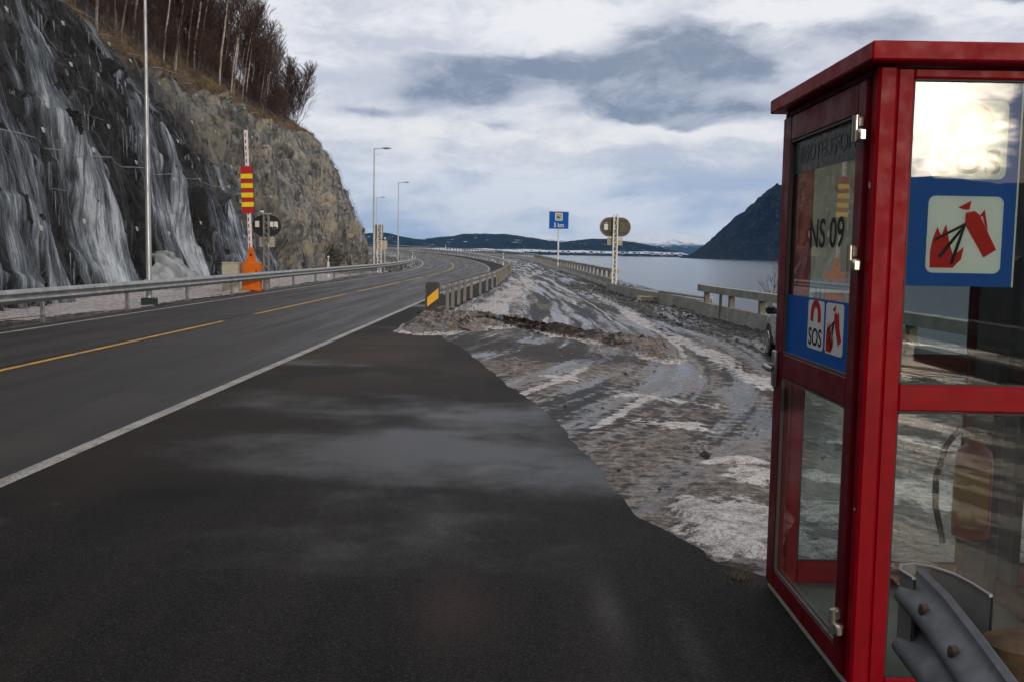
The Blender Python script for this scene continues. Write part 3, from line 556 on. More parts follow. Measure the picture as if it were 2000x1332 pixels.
def rockmat():
    m = bpy.data.materials.new('cliff_rock'); m.use_nodes = True; t = m.node_tree; b = t.nodes['Principled BSDF']; n = N(t)
    ob = n.n('ShaderNodeTexCoord').outputs['Object']; wet = n.n('ShaderNodeAttribute', attribute_name='wet').outputs['Fac']; gr = n.n('ShaderNodeAttribute', attribute_name='grass').outputs['Fac']
    mp = n.n('ShaderNodeMapping', {0: ob, 'Rotation': (R(28),0,0), 'Scale': (1,1.0,.35)}).outputs[0]
    a = n.noise(ob, .45, 7, .62, .5); c_ = n.noise(mp, 1.6, 7, .65, .4); f_ = n.noise(ob, 7, 6, .7)
    c = n.mix(n.ss(c_, .35, .65), (.14,.14,.132,1), (.42,.395,.34,1)); c = n.mix(n.ss(a, .52, .60, 0, .75), c, (.48,.40,.28,1)); c = n.mix(n.ss(a, .46, .36, 0, .8), c, (.07,.07,.068,1))
    c = n.mix(n.ss(n.noise(mp, 3.3, 6, .7), .58, .64, 0, .9), c, (.03,.029,.027,1)); c = n.mix(n.ss(f_, .56, .7, 0, .35), c, (.45,.42,.38,1))
    dk = n.mix(n.ss(c_, .4, .7), (.0045,.0045,.005,1), (.020,.019,.018,1)); dk = n.mix(n.ss(a, .60, .70, 0, .5), dk, (.05,.037,.022,1))
    c = n.mix(wet, c, dk)
    vs_ = n.noise(n.n('ShaderNodeMapping', {0: ob, 'Scale': (.3,1,.12)}).outputs[0], 1.5, 6, .7); c = n.mix(n.math('MULTIPLY', n.ss(vs_, .53, .60), .75), c, (.035,.035,.036,1)); c = n.mix(n.math('MULTIPLY', n.math('MULTIPLY', n.ss(n.noise(mp, 5, 6, .7), .60, .66), .7), n.math('SUBTRACT', 1, wet)), c, (.62,.60,.56,1))
    g = n.mix(n.ss(n.noise(ob, 1.2, 6, .7), .35, .65), (.06,.04,.024,1), (.21,.14,.07,1))
    gf = n.ss(n.math('ADD', gr, n.math('MULTIPLY', n.math('SUBTRACT', c_, .5), .5)), .42, .6)
    c = n.mix(gf, c, g); t.links.new(c, b.inputs['Base Color'])
    r = n.math('SUBTRACT', .85, n.math('MULTIPLY', wet, .45)); t.links.new(n.math('MAXIMUM', r, n.math('MULTIPLY', gf, .9)), b.inputs['Roughness']); t.links.new(n.math('SUBTRACT', .35, n.math('MULTIPLY', wet, .2)), b.inputs['Specular IOR Level'])
    h = n.math('ADD', n.math('ADD', c_, n.math('MULTIPLY', f_, .35)), n.math('MULTIPLY', n.noise(mp, 14, 5, .7), .2))
    bp = n.n('ShaderNodeBump', {'Height': h, 'Strength': .9, 'Distance': .25}); t.links.new(bp.outputs[0], b.inputs['Normal']); return m
o = grid_mesh('cliff', CL, [rockmat()], {'wet': wetk, 'grass': grassk}, kind='structure', flip=True)
# ---- ice on the cliff
PYn, PZn = PY, PZ
flowc = fbm(PY*.34+.14*PZ, PZ*.05, 3., 3)*1.0 + .75*fbm(PY*1.1+.1*PZ, PZ*.09, 6., 3) + .25*fbm(PY*4, PZ*.2, 9., 2)
fs_ = (flowc-flowc[:,:200].mean())/flowc[:,:200].std()
thr = -.28 - .75*sst(7, .5, PZ) - .45*sst(.6,.85,saw)*sst(1.,.9,saw) + 2.6*sst(46, 66, PY+.5*PZ) + 1.5*sst(.88, 1.02, Vv) + .35*sst(6,11,PZ)*sst(30,60,PY)
im = .33*(fs_ - thr) + .06*fbm(PY*5, PZ*.5, 1., 3)
th = np.clip(im, 0, .9); flute = np.abs(((PY*3.1+.8*fbm(PY*.6, PZ*.4, 2.,3)*2) % 1.)-.5)*2; fl2 = vn(PY*9, PZ*.5, 3.)
DS = D.copy()
for _k in range(10): DS[1:-1,:] = (DS[:-2,:]+DS[1:-1,:]+DS[2:,:])/3; DS[:,1:-1] = (DS[:,:-2]+DS[:,1:-1]+DS[:,2:])/3
def _box(Q, w, ax):
    pad = [(0,0),(0,0)]; pad[ax] = (w, w); c_s = np.cumsum(np.pad(Q, pad, mode='edge'), axis=ax); c_s = np.concatenate([np.zeros_like(np.take(c_s,[0],ax)), c_s], ax)
    n_ = Q.shape[ax]; return (np.take(c_s, np.arange(n_)+2*w+1, ax)-np.take(c_s, np.arange(n_), ax))/(2*w+1)
DM = D.copy()
for _k in range(10): DM[:,1:-1] = np.maximum(DM[:,1:-1], np.maximum(DM[:,2:], DM[:,:-2])-.015)
DV = _box(_box(_box(DM, 22, 1), 16, 1), 4, 0)
sm = B0 + Nn*((DV-.06)[...,None])
 
ICE = sm + Nn*((.015 + .36*sst(0,.55,th)*(.7+.16*flute+.22*vn(PY*4, PZ*.35, 3.)) + .22*sst(2.2,0,PZ)*sst(0,.3,th))[...,None])
msk = (im > .03) & (Vv < 1.03) & (A > 10) & (A < 88)
def icemat():
    m = bpy.data.materials.new('cliff_ice'); m.use_nodes = True; t = m.node_tree; b = t.nodes['Principled BSDF']; n = N(t)
    ob = n.n('ShaderNodeTexCoord').outputs['Object']
    mpz = lambda sy, sz: n.n('ShaderNodeMapping', {0: ob, 'Scale': (.06,sy,sz)}).outputs[0]
    v1 = n.noise(mpz(1.5,.16), 1.6, 7, .68, .0); v2 = n.noise(mpz(2.6,.16), 7, 7, .80, .0); v3 = n.noise(ob, .7, 5, .6)
    tq = n.n('ShaderNodeAttribute', attribute_name='th').outputs['Fac']
    d = n.math('ADD', n.math('MULTIPLY', tq, .9), n.math('ADD', n.math('MULTIPLY', n.math('SUBTRACT', v1, .5), 2.4), n.math('MULTIPLY', n.math('SUBTRACT', v2, .5), 2.0)))
    c = n.mix(n.ss(d, .02, .72), (.011,.013,.016,1), (.25,.29,.34,1))
    c = n.mix(n.ss(d, .48, .90, 0, .95), c, (.70,.75,.81,1)); c = n.mix(n.ss(v3, .58, .72, 0, .35), c, (.30,.29,.24,1))
    t.links.new(c, b.inputs['Base Color']); b.inputs['Roughness'].default_value = .22; b.inputs['IOR'].default_value = 1.31
    bp = n.n('ShaderNodeBump', {'Height': n.math('ADD', v2, n.math('MULTIPLY', n.noise(ob, 20, 4, .7), .4)), 'Strength': .9, 'Distance': .08}); t.links.new(bp.outputs[0], b.inputs['Normal']); return m
M_['ice'] = icemat()
ie = empty('frozen_waterfall', (-14, 45, 0)); tag(ie, 'grey-blue ice curtains and icicles frozen down the dark rock face behind the left rail', 'ice')
o = grid_mesh('ice_curtain', ICE - np.array([-14,45,0]), [M_['ice']], {'th': th}, parent=ie, mask=msk, flip=True); o['kind'] = 'stuff'
rs = np.random.RandomState(5); mb = MB(); cnt = 0
h_, w_ = im.shape
while cnt < 900:
    i = rs.randint(60, 640); j = rs.randint(12, 196)
    if not (msk[i,j] and DV[i,j]+.02 > D[i,j] and (im[i, j-5] < .04 or rs.rand() < .0)): continue
    p = ICE[i,j]+Nn[i,j]*.02; L = rs.uniform(.15, 1.0)*(1.25 if rs.rand()<.2 else .8); L = min(L, p[2]+.2); r = rs.uniform(.008,.028)
    if L < .1: continue
    mb.tube([(p[0],p[1],p[2]+.15),(p[0]+.01,p[1],p[2]-L*.5),(p[0]+.02,p[1],p[2]-L)], [r, r*.65, .004], 5, cap=False); cnt += 1
o = mb.build('icicle', mat('icicle_ice', (.20,.23,.27), .18, var=.6, scale=2), ie, True, origin=(-14,45,0)); o['kind'] = 'stuff'
# bulging cauliflower ice at the foot
mb = MB()
import bmesh
gx = np.linspace(0, 1, 240); gy = np.linspace(0, 1, 120); Gx, Gy = np.meshgrid(gx, gy)
yy = 36.5+Gx*11; hh = (np.exp(-((Gx-.30)/.20)**2)*1.7+np.exp(-((Gx-.65)/.22)**2)*.7)*(1-Gy); 
xx = -14.6+1.5*Gy**1.1*np.exp(-((Gx-.45)/.42)**4); zz = -.35+hh; bz = np.zeros_like(xx)
rb = np.random.RandomState(8)
for _k in range(170):
    cy_, cz_, r_ = 37+rb.rand()*10, rb.rand()**1.3*2.6-.1, rb.uniform(.16,.55); d2_ = ((yy-cy_)/1.1)**2+(zz-cz_)**2; bz = np.maximum(bz, np.sqrt(np.maximum(r_*r_-d2_, 0)))
env = np.clip(hh/.5, 0, 1); xx = xx+bz*.95*env+.35; zz = zz+.15*bz*env
grid_mesh('ice_bulge', np.stack([xx+14, yy-45, zz], -1), [mat('milky_ice', (.25,.265,.27), .35, var=.45, scale=2.2, bump=.6, bscale=9)], parent=ie)
# ---- netting with bolts
NETP = B0 + Nn*((np.maximum(D, D*.5+.35)+.24+.12*fbm(PY*.4, PZ*.4, 7.,2))[...,None])
sel_a = np.arange(30, len(ya)-10, 4); sel_v = np.concatenate([np.arange(6, 200, 4), [204, 212]])
def netmat():
    m = bpy.data.materials.new('net_wire'); m.use_nodes = True; t = m.node_tree; t.nodes.clear(); n = N(t)
    uv = n.n('ShaderNodeUVMap', uv_map='flow').outputs[0]; su = n.n('ShaderNodeSeparateXYZ', {0: uv})
    a = n.math('ADD', su.outputs[0], su.outputs[1]); b_ = n.math('SUBTRACT', su.outputs[0], su.outputs[1])
    w1 = n.math('LESS_THAN', n.math('FRACT', n.math('MULTIPLY', a, 11.0)), .05); w2 = n.math('LESS_THAN', n.math('FRACT', n.math('MULTIPLY', b_, 11.0)), .05)
    w3 = n.math('LESS_THAN', n.math('FRACT', n.math('MULTIPLY', su.outputs[0], .28)), .008); f = n.math('MAXIMUM', n.math('MAXIMUM', w1, w2), w3)
    pr = n.n('ShaderNodeBsdfPrincipled', {'Base Color': (.13,.13,.13,1), 'Roughness': .6, 'Metallic': 0.}); tr = n.n('ShaderNodeBsdfTransparent')
    mx = n.n('ShaderNodeMixShader', {0: f, 1: tr.outputs[0], 2: pr.outputs[0]}); t.links.new(mx.outputs[0], n.n('ShaderNodeOutputMaterial').inputs[0]); return m
ne = empty('rockfall_net', (-14,45,0)); tag(ne, 'fine grey wire netting bolted over the whole rock face', 'netting')
sub = NETP[np.ix_(sel_a, sel_v)]; ulen = np.repeat(np.cumsum(np.r_[0, np.hypot(np.diff(FX[sel_a]), np.diff(FY[sel_a]))])[:,None], len(sel_v), 1); vlen = np.repeat((np.cumsum(np.r_[0, np.linalg.norm(np.diff(B0[300][sel_v], axis=0), axis=1)]))[None,:], len(sel_a), 0)
grid_mesh('wire_mesh', sub-np.array([-14,45,0]), [netmat()], uv=np.stack([ulen, vlen], -1), parent=ne, flip=True)
def netpoint(yv, zv):
    i = int(np.argmin(np.abs(ya-yv))); j = int(np.argmin(np.abs(PZ[i,:200]-zv))); return NETP[i,j], Nn[i,j]
mb = MB(); mb.box((.01,0,0), (.02,.16,.16), 0, bev=.005); mb.tube([(.0,0,0),(.07,0,0)], .02, 6)
bolt_me = None; kb = 0
for row, zz_ in enumerate([2.2, 4.4, 6.0, 7.8, 9.6]):
    for k in range(17):
        yv = 24 + k*4.2 + (row % 2)*2.0 + rs.uniform(-.5,.5); zb = zz_+rs.uniform(-.35,.35)
        p, nn = netpoint(yv, zb)
        if bolt_me is None: ob_ = mb.build('bolt_plate', mat('bolt_plate_metal', (.5,.5,.47), .5, .2), ne); bolt_me = ob_.data
        else: ob_ = bpy.data.objects.new('bolt_plate', bolt_me); C.objects.link(ob_); ob_.parent = ne
        ob_.location = Vector(p)-Vector((-14,45,0))+Vector(nn)*.02; ob_.rotation_euler = Vector(nn).to_track_quat('X','Z').to_euler(); kb += 1
mb = MB()
for zc, dd in ((4.4,0),(10.2,0)):
    pts = []
    for yv in np.arange(22, 93, 1.0):
        p, nn = netpoint(yv, zc - .015*(yv-22)*0 + .25*math.sin(yv*1.5)*.15); pts.append(Vector(p)+Vector(nn)*.05)
    mb.tube(pts, .014, 4)
for k in range(26):
    yv = rs.uniform(24, 90); p, nn = netpoint(yv, rs.uniform(3, 10)); p = Vector(p)+Vector(nn)*.05; mb.tube([p, p+Vector((-.0,-.9,.02))], .010, 4)
mb.build('cable', M_['galv'], ne, origin=(-14,45,0))
# ================================================================== grass on the crest
def surf(i_y, v):
    i = int(np.argmin(np.abs(ya-i_y))); j = int(np.argmin(np.abs(vv-v))); return Vector(CL[i,j])
mb = MB()
for k in range(15000):
    yv = rs.uniform(26, 95); v = .965+abs(rs.normal(0,.045)) + (0.02 if yv < 60 else 0); p = surf(yv, min(v, 1.4)); L = rs.uniform(.12,.42); a = rs.uniform(0,6.28); w = .018
    p = p+Vector((rs.uniform(-.1,.1), rs.uniform(-.1,.1), -.03)); tip = p+Vector((math.cos(a)*L*.5+.1*L, math.sin(a)*L*.5, L*rs.uniform(.3,.9))); s_ = Vector((-math.sin(a), math.cos(a), 0))*w
    mb.add([p-s_, p+s_, (p+tip)/2+s_*.8+Vector((0,0,.04)), tip, (p+tip)/2-s_*.8+Vector((0,0,.04))], [(0,1,2,3,4)])
o = mb.build('dry_grass', mat('dry_grass', (.25,.165,.075), .9, 0, .1, .5, 1.5)); tag(o, 'ochre dead grass tufts along the cliff crest under the trees', 'grass', kind='stuff')
# ================================================================== bare trees
M_['bark'] = mat('birch_bark', (.17,.14,.12), .9, 0, .1, .45, 3.)
M_['bark_pale'] = mat('pale_birch_bark', (.42,.36,.30), .9, 0, .1, .35, 4.)
M_['twig'] = mat('twig_bark', (.078,.053,.047), .9, 0, .1, .3, 3.)
def tree_meshes(h, seed, spread=1.0, dense=1.0, low=.28):
    rnd = random.Random(seed); tm = MB(); cm_ = MB()
    lx, ly = rnd.uniform(.08,.30)*h, rnd.uniform(-.06,.06)*h; n = 9; pts = []
    for i in range(n):
        t = i/(n-1); pts.append(Vector((lx*t**1.4+rnd.uniform(-.05,.05)*(t>0), ly*t+rnd.uniform(-.05,.05)*(t>0), h*t-.3*(1-t))))
    r0 = .0055*h+.012; tm.tube(pts, [r0*(1-.88*(i/(n-1)))+.006 for i in range(n)], 6)
    def pt(t): f = t*(n-1); i = min(int(f), n-2); return pts[i].lerp(pts[i+1], f-i)
    nb = int(40*dense)
    for k in range(nb):
        t = low+(.98-low)*(k/nb)**.85; a = k*2.4+rnd.uniform(-.5,.5); L = h*(.30*(1-t)**.55+.07)*spread*rnd.uniform(.75,1.2); up = rnd.uniform(.8,1.6)
        d = Vector((math.cos(a), math.sin(a), up)).normalized(); p = pt(t); q_ = [p]
        for i in range(3): d = (d+Vector((rnd.uniform(-.2,.2), rnd.uniform(-.2,.2), .12))).normalized(); q_.append(q_[-1]+d*L/3)
        cm_.tube(q_, [.022,.018,.013,.009], 3, cap=False)
        for m2 in range(int(6*dense)+1):
            f = .25+.75*m2/(6*dense); i = min(int(f*3), 2); b = q_[i].lerp(q_[i+1], f*3-i); d2 = (d+Vector((rnd.uniform(-.9,.9), rnd.uniform(-.9,.9), rnd.uniform(-.2,.7)))).normalized(); l2 = L*rnd.uniform(.22,.42)
            e = b+d2*l2*.5; e2 = e+(d2+Vector((rnd.uniform(-.3,.3),rnd.uniform(-.3,.3),.1))).normalized()*l2*.5; cm_.tube([b,e,e2], [.013,.010,.007], 3, cap=False)
            for m3 in range(3):
                d3 = (d2+Vector((rnd.uniform(-.9,.9), rnd.uniform(-.9,.9), rnd.uniform(-.3,.6)))).normalized(); s3 = b.lerp(e2, rnd.uniform(.3,1)); cm_.tube([s3, s3+d3*l2*rnd.uniform(.3,.55)], [.009,.006], 3, cap=False)
    return tm, cm_
variants = []
for sd_, (h, spr, dn, bk) in enumerate([(9,1,.95,'bark'),(8,.85,.9,'bark_pale'),(7.2,1.1,1,'bark'),(9.6,.8,.9,'bark_pale'),(5.5,1.3,1.3,'bark'),(5,1.6,1.5,'bark'),(8.6,1.1,1.3,'bark')]):
    tm, cm_ = tree_meshes(h, sd_+10, spr, dn, .06 if sd_ in (4,5) else (.42 if sd_ in (1,3) else .26))
    r = empty('bare_tree'); a = tm.build('trunk', M_[bk], r, True); b = cm_.build('crown', M_['twig'], r); variants.append([r, a, b, False])
def place_tree(vi, loc, rz, sc, label, group):
    r, a, b, used = variants[vi]
    if used:
        r = r.copy(); C.objects.link(r)
        for ch in (a, b): c = ch.copy(); C.objects.link(c); c.parent = r
    else: variants[vi][3] = True
    r.location = loc; r.rotation_euler = (0,0,rz); r.scale = (sc,)*3; tag(r, label, 'tree', group); return r
tk = 0
GR = 'bare birches crowding the slope above the cliff'
for k in range(60):                         # front rank on the crest
    yv = 27+k*1.06+rs.uniform(-.4,.4); v = 1.012+abs(rs.normal(0,.03)); p = surf(yv, v); hlim = 1.0 if yv < 62 else 1.0-.42*(yv-62)/28
    place_tree([0,1,3,6,2,1,0,3][k%8] if yv < 80 else [1,3,2][k%3], p, rs.uniform(-.5,.5), hlim*rs.uniform(.85,1.1), 'slim bare birch in the front rank on the cliff crest', GR)
for k in range(70):
    yv = 26+k*.93+rs.uniform(-.4,.4); p = surf(yv, 1.0+rs.uniform(0,.05))
    place_tree([5,4][k%2], p, rs.uniform(0,6.28), rs.uniform(.28,.6), 'low leafless shrub at the grassy crest edge beneath the birches', 'leafless shrubs along the crest edge')
for k in range(170):
    yv = rs.uniform(24, 91); v = 1+.03+rs.uniform(0,1)**1.3*.42; p = surf(yv, v); hlim = (1.0 if yv < 60 else 1.0-.38*(yv-60)/30)
    place_tree([0,2,6,4,4,3,6,4][k%8], p, rs.uniform(0,6.28), hlim*rs.uniform(.8,1.1), 'bare brown tree in the thicket on the slope behind the front birches', 'thicket on the slope behind the crest')
for yv, v, vi, sc, rz in [(89.5,1.0,5,.95,0),(87.5,1.005,4,.95,1),(91,1.02,4,.8,2.)]:
    place_tree(vi, surf(yv, v), rz, sc, {5:'broad bare shrub-like tree leaning out at the right end of the crest', 4:'small bare tree beside the last tree at the right end of the crest'}[vi] , GR if vi != 5 else None)
# ================================================================== guardrails
WB = [(0,0),(-.02,.02),(-.06,.05),(-.075,.085),(-.06,.12),(-.015,.145),(-.015,.165),(-.06,.19),(-.075,.225),(-.06,.26),(-.02,.29),(0,.31)]
WBc = WB + [(a+.006, b) for a, b in WB[::-1]]
def guardrail(name, label, t_of_s, s_list, posts, side, top=.75, base=None, postmat='galv', dz=0.):
    s_list = np.asarray(s_list, float); P = road_pt(s_list, t_of_s(s_list)); o0 = P[0]; r = empty(name, o0); tag(r, label, 'guardrail')
    mb = MB(); mb.sweep([(a*side, b) for a, b in WBc], [(p[0],p[1],p[2]+top-.31+dz) for p in P]); mb.build('beam', M_['galv'], r, True, origin=o0)
    mp = MB(); mp.box((0,0,0), (.10,.06,.95), 0, bev=.008); pm = None
    for s in posts:
        p = road_pt(np.array(s), float(t_of_s(np.array(float(s))))+.06*side); p2 = road_pt(np.array(s+.5), float(t_of_s(np.array(float(s))))); a = math.atan2(p2[1]-p[1], p2[0]-p[0])
        if pm is None: o = mp.build('post', M_[postmat], r); pm = o.data
        else: o = bpy.data.objects.new('post', pm); C.objects.link(o); o.parent = r
        o.location = Vector(p)-Vector(o0)+Vector((0,0,top-.05-.475+dz)); o.rotation_euler = (0,0,a-math.pi/2)
    return r, o0
pl = [22.5+4.75*i for i in range(-4, 38)]
r, o0 = guardrail('guardrail', 'long grey steel guardrail on the cliff side of the road', lambda s: -7.62+0*s, np.concatenate([np.arange(3, 60, 2.), np.arange(60, 205, 1.5)]), pl, -1, dz=-.0)
mb = MB(); a_ = road_pt(np.array(22.5), -7.6); b_ = road_pt(np.array(16.0), -7.75); mb.tube([a_+np.array([0,0,.12]), (a_+b_)/2+np.array([0,0,.16]), b_+np.array([0,0,.36])], .012, 5); mb.build('cable', M_['galv_dark'], r, origin=o0)
tR = lambda s: 1.15+.03*np.clip(s-27, 0, 20)
pr_ = [26.6,28.0,29.6,31.4,33.6,37.2,40.5,43.5]+[46.5+3*i for i in range(8)]+[71+4*i for i in range(32)]
r, o0 = guardrail('guardrail', 'steel guardrail between the road and the icy track, starting behind the yellow marker board', tR, np.concatenate([np.arange(26.2, 60, 1.), np.arange(60, 200, 1.5)]), pr_, 1, top=.74, postmat='galv_dark')
# marker board at the start of that rail
mk = empty('marker_board', (-2.08, 25.9, .06), R(4)); tag(mk, 'black board with one yellow diagonal stripe standing at the end of the guardrail', 'road sign')
def rrect(w, h, r, k=5):
    pts = []
    for cx, cy, a0 in ((w/2-r,h/2-r,0),(-w/2+r,h/2-r,90),(-w/2+r,-h/2+r,180),(w/2-r,-h/2+r,270)):
        for i in range(k+1): a = R(a0+90*i/k); pts.append((cx+r*math.cos(a), cy+r*math.sin(a)))
    return pts
def MF(x, y, z, face='-Y'):     # local x,y drawn on a vertical face; local +z points out of the face
    if face == '-Y': m3 = Matrix(((1,0,0),(0,0,-1),(0,1,0)))
    elif face == '-X': m3 = Matrix(((0,0,-1),(-1,0,0),(0,1,0)))
    elif face == '+Y': m3 = Matrix(((-1,0,0),(0,0,1),(0,1,0)))
    m4 = m3.to_4x4(); m4.translation = (x,y,z); return m4
mb = MB(); mb.prism(rrect(.35,.76,.06), .05, MF(0,.03,.36)); mb.build('board', M_['sooty'], mk)
mb = MB(); mb.prism([(-.145,-.26),(.145,-.03),(.145,.235),(-.145,-.02)], .004, MF(0,-.021,.36)); mb.build('stripe', M_['yellow'], mk)
mb = MB(); mb.box((-.185,.05,.36), (.03,.10,.74), 0, bev=.01); mb.build('side_flange', M_['galv_dark'], mk)
# ================================================================== poles, signs and the boom on the cliff side
def lamp_post(s, t, h, label, arm=True, base=False, r0=.09, armlen=.55):
    p = road_pt(np.array(float(s)), t); r = empty('street_lamp', (p[0],p[1],p[2]-.1)); tag(r, label, 'street lamp', None)
    mb = MB(); mb.tube([(0,0,-.2),(0,0,h*.32),(0,0,h*.33),(0,0,h*.62),(0,0,h*.63),(0,0,h)], [r0,r0*.92,r0*.80,r0*.72,r0*.62,r0*.5], 10); mb.build('pole', M_['pole'], r, True)
    if base: mb = MB(); mb.box((0,0,.12), (.40,.40,.30), 0, bev=.03); mb.build('pole_base', mat('green_black_base', (.012,.028,.024), .5), r)
    mb = MB(); mb.tube([(0,0,h-.06),(armlen*.5,0,h-.02),(armlen,0,h)], [.03,.028,.025], 6); mb.build('arm', M_['pole'], r, True)
    mb = MB(); sec = [(0,.05,.04),(.15,.10,.07),(.4,.15,.085),(.62,.12,.06),(.72,.05,.03)]; 
    vs = []; nn = 10
    for x, w, hh_ in sec:
        for j in range(nn): a = 2*math.pi*j/nn; vs.append((armlen+x, w*math.cos(a), h+.01+hh_*(math.sin(a) if math.sin(a) > 0 else .45*math.sin(a))))
    fs = [(i*nn+j, i*nn+(j+1)%nn, (i+1)*nn+(j+1)%nn, (i+1)*nn+j) for i in range(4) for j in range(nn)]+[tuple(range(nn))[::-1], tuple(4*nn+j for j in range(nn))]
    mb.add(vs, fs); hd = mb.build('lamp_head', M_['galv'], r, True); mb = MB(); mb.box((armlen+.38,0,h-.045), (.4,.18,.03), 0, bev=.012); mb.build('lens', M_['lens'], hd)
    return r
lamp_post(30.3, -8.25, 10.2, 'tall grey lamp post in front of the ice, on a dark green base', base=True)
lamp_post(75, -8.5, 9.35, 'tall lamp post rising above the bend beside the pair of grey plates')
lamp_post(118, -9.6, 9.45, 'slim lamp post past the tallest one, standing inside the bend')
lamp_post(152, -11.9, 9.0, 'most distant lamp, its head just right of the tallest post')
def lattice(mb, x, y, z0, z1, w, d, n, rt=.022, mi=0):
    for sx in (-1,1):
        for sy in (-1,1): mb.box((x+sx*w/2, y+sy*d/2, (z0+z1)/2), (rt*2,rt*2,z1-z0), mi)
    st = (z1-z0)/n
    for i in range(n):
        a = z0+i*st; sg = 1 if i%2 else -1
        for sy in (-1,1): mb.tube([(x-sg*w/2, y+sy*d/2, a),(x+sg*w/2, y+sy*d/2, a+st)], rt*.7, 4, mi)
        for sx in (-1,1): mb.tube([(x+sx*w/2, y-sg*d/2, a),(x+sx*w/2, y+sg*d/2, a+st)], rt*.7, 4, mi)
# boom barrier
bp_ = road_pt(np.array(41.3), -8.05); bb = empty('boom_barrier', (bp_[0]-.17, bp_[1], -.18)); tag(bb, 'orange road barrier with raised white boom and red and yellow striped board', 'road barrier')
mb = MB(); mb.box((.02,0,.60), (.72,.55,1.20), 0, bev=.03); mb.box((.02,-.28,.95), (.74,.02,.03), 0); mb.build('housing', M_['orange'], bb)
mb = MB(); mb.prism([(-.16,0),(.20,0),(.12,.42),(.05,.62),(-.06,.62),(-.12,.42)], .14, MF(-.02,.07,1.2)); mb.box((-.02,0,1.85),(.12,.10,.6),0,bev=.02); mb.build('bracket', M_['orange'], bb)
mb = MB(); mb.tube([(-.02,-.1,1.0),(.02,-.16,.8),(-.02,-.2,.66),(-.05,-.24,.55)], .022, 6); mb.tube([(.26,-.3,.9),(.28,-.31,.75)], .02, 6); mb.lathe([(.05,0),(.05,.04)], (0,-.12,1.5), 10, 0, 'Y'); mb.build('hose', M_['black'], bb, True)
lean = Matrix.Rotation(R(-1.9), 4, 'Y')
def BL(pts_obj): pts_obj.matrix_local = Matrix.Translation((-.03,-.04,1.55)) @ lean
mb = MB(); mb.box((0,0,2.52), (.16,.05,5.06), 0, bev=.01); boom = mb.build('boom', M_['white'], bb); BL(boom)
mb = MB()
for i in range(18):
    z = .35+i*.265
    mb.box((-.02,-.0265,z), (.045,.004,.16), 0)
mb.build('red_marks', M_['stripe_red'], boom)
mb = MB(); mb.box((-.02,-.05,2.62+.0), (.50,.03,1.92), 0); pan = mb.build('striped_board', M_['stripe_red'], boom)
mb = MB()
for i in range(4): mb.box((-.02,-.067,1.98+i*.385+.04), (.50,.006,.19), 0)
mb.build('yellow_bar', M_['stripe_yel'], pan)
mb = MB(); 
for i in range(2): mb.lathe([(.08,0),(.08,.03)], (-.30,-.03,2.15+i*.9), 14, 0, 'Y'); mb.box((.25,-.045,2.62), (.02,.05,1.92), 0)
mb.build('board_rim', M_['alu'], pan)
# beige cabinet
cp = road_pt(np.array(40.2), -8.75); cb = empty('utility_cabinet', (cp[0], cp[1], -.2)); tag(cb, 'beige metal utility cabinet standing left of the orange barrier behind the rail', 'cabinet')
mb = MB(); mb.box((0,0,.60), (.62,.45,1.16), 0, bev=.015, rz=R(8)); mb.build('body', M_['beige'], cb)
mb = MB(); mb.box((0,-.0,1.20), (.68,.52,.05), 0, bev=.012, rz=R(8)); mb.build('lid', M_['beige'], cb)
mb = MB(); mb.box((-.02,-.235,.62), (.54,.02,1.0), 0, bev=.006, rz=R(8)); dd = mb.build('door', M_['beige'], cb); mb = MB(); mb.box((.2,-.235,.7), (.03,.05,.12), 0, rz=R(8)); mb.build('handle', M_['black'], dd)
# twin round signal seen from behind
def signal_mast(name, label, loc, h, disc_z, mastmat, discmat, w, lw, lh, ld, lat_w, plate_z, rust=False, single=False, cat='road sign', rt=.022):
    r = empty(name, loc); tag(r, label, cat)
    mb = MB(); lattice(mb, 0,0,-.1,h, lat_w, .16, int(h/.22), rt); mb.build('lattice_mast', M_[mastmat], r)
    mb = MB(); k = 14; pts = []
    for i in range(k+1): a = R(-90+180*i/k); pts.append((lw/2-lh/2+lh/2*math.cos(a), lh/2*math.sin(a)))
    for i in range(k+1): a = R(90+180*i/k); pts.append((-lw/2+lh/2+lh/2*math.cos(a), lh/2*math.sin(a)))
    mb.prism(pts, .05, MF(0,ld,disc_z)); mb.build('sign_board', M_[discmat], r)
    rim = MB(); P3 = [MF(0,ld,disc_z) @ Vector((x,y,.05)) for x, y in pts]; rim.tube(P3+[P3[0]], .016, 5, cap=False); rim.build('rim', M_['alu'] if rust else M_[discmat], r)
    mb = MB()
    for i in range(4): mb.box((0, ld-.02, plate_z-.16+i*.105), (w,.03,.085), 0, bev=.006)
    mb.build('slatted_plate', M_['cream'], r)
    return r
sp = road_pt(np.array(42.6), -7.95)
r = signal_mast('road_signal', 'black twin-disc signal back on a grey lattice mast beside the orange barrier', (sp[0], sp[1], -.15), 3.2, 2.72, 'galv', 'black', .64, 1.22, .84, .15, .2, 2.02)
mb = MB(); mb.box((-.40,.05,2.78), (.17,.07,.26), 0, bev=.01); mb.box((.22,.05,2.78), (.15,.07,.22), 0, bev=.01); mb.box((.40,.05,2.78), (.15,.07,.22), 0, bev=.01); mb.build('control_box', M_['white'], r)
mb = MB(); mb.box((0,0,3.22), (.42,.22,.05), 0, bev=.01); mb.build('cap', M_['alu'], r)
mb = MB(); mb.box((-.13,-.1,3.30), (.09,.18,.09), 0, bev=.02); mb.box((-.2,-.18,3.31),(.05,.05,.06),0); mb.build('camera_unit', M_['white'], r)
mb = MB(); mb.tube([(.25,.03,2.66),(.30,0,2.55),(.45,.0,2.6),(.5,.03,2.7)], .012, 5); mb.tube([(.1,-.1,1.95),(.12,-.14,1.8),(.1,-.1,1.7)], .04, 6); mb.build('wiring', M_['alu'], r)
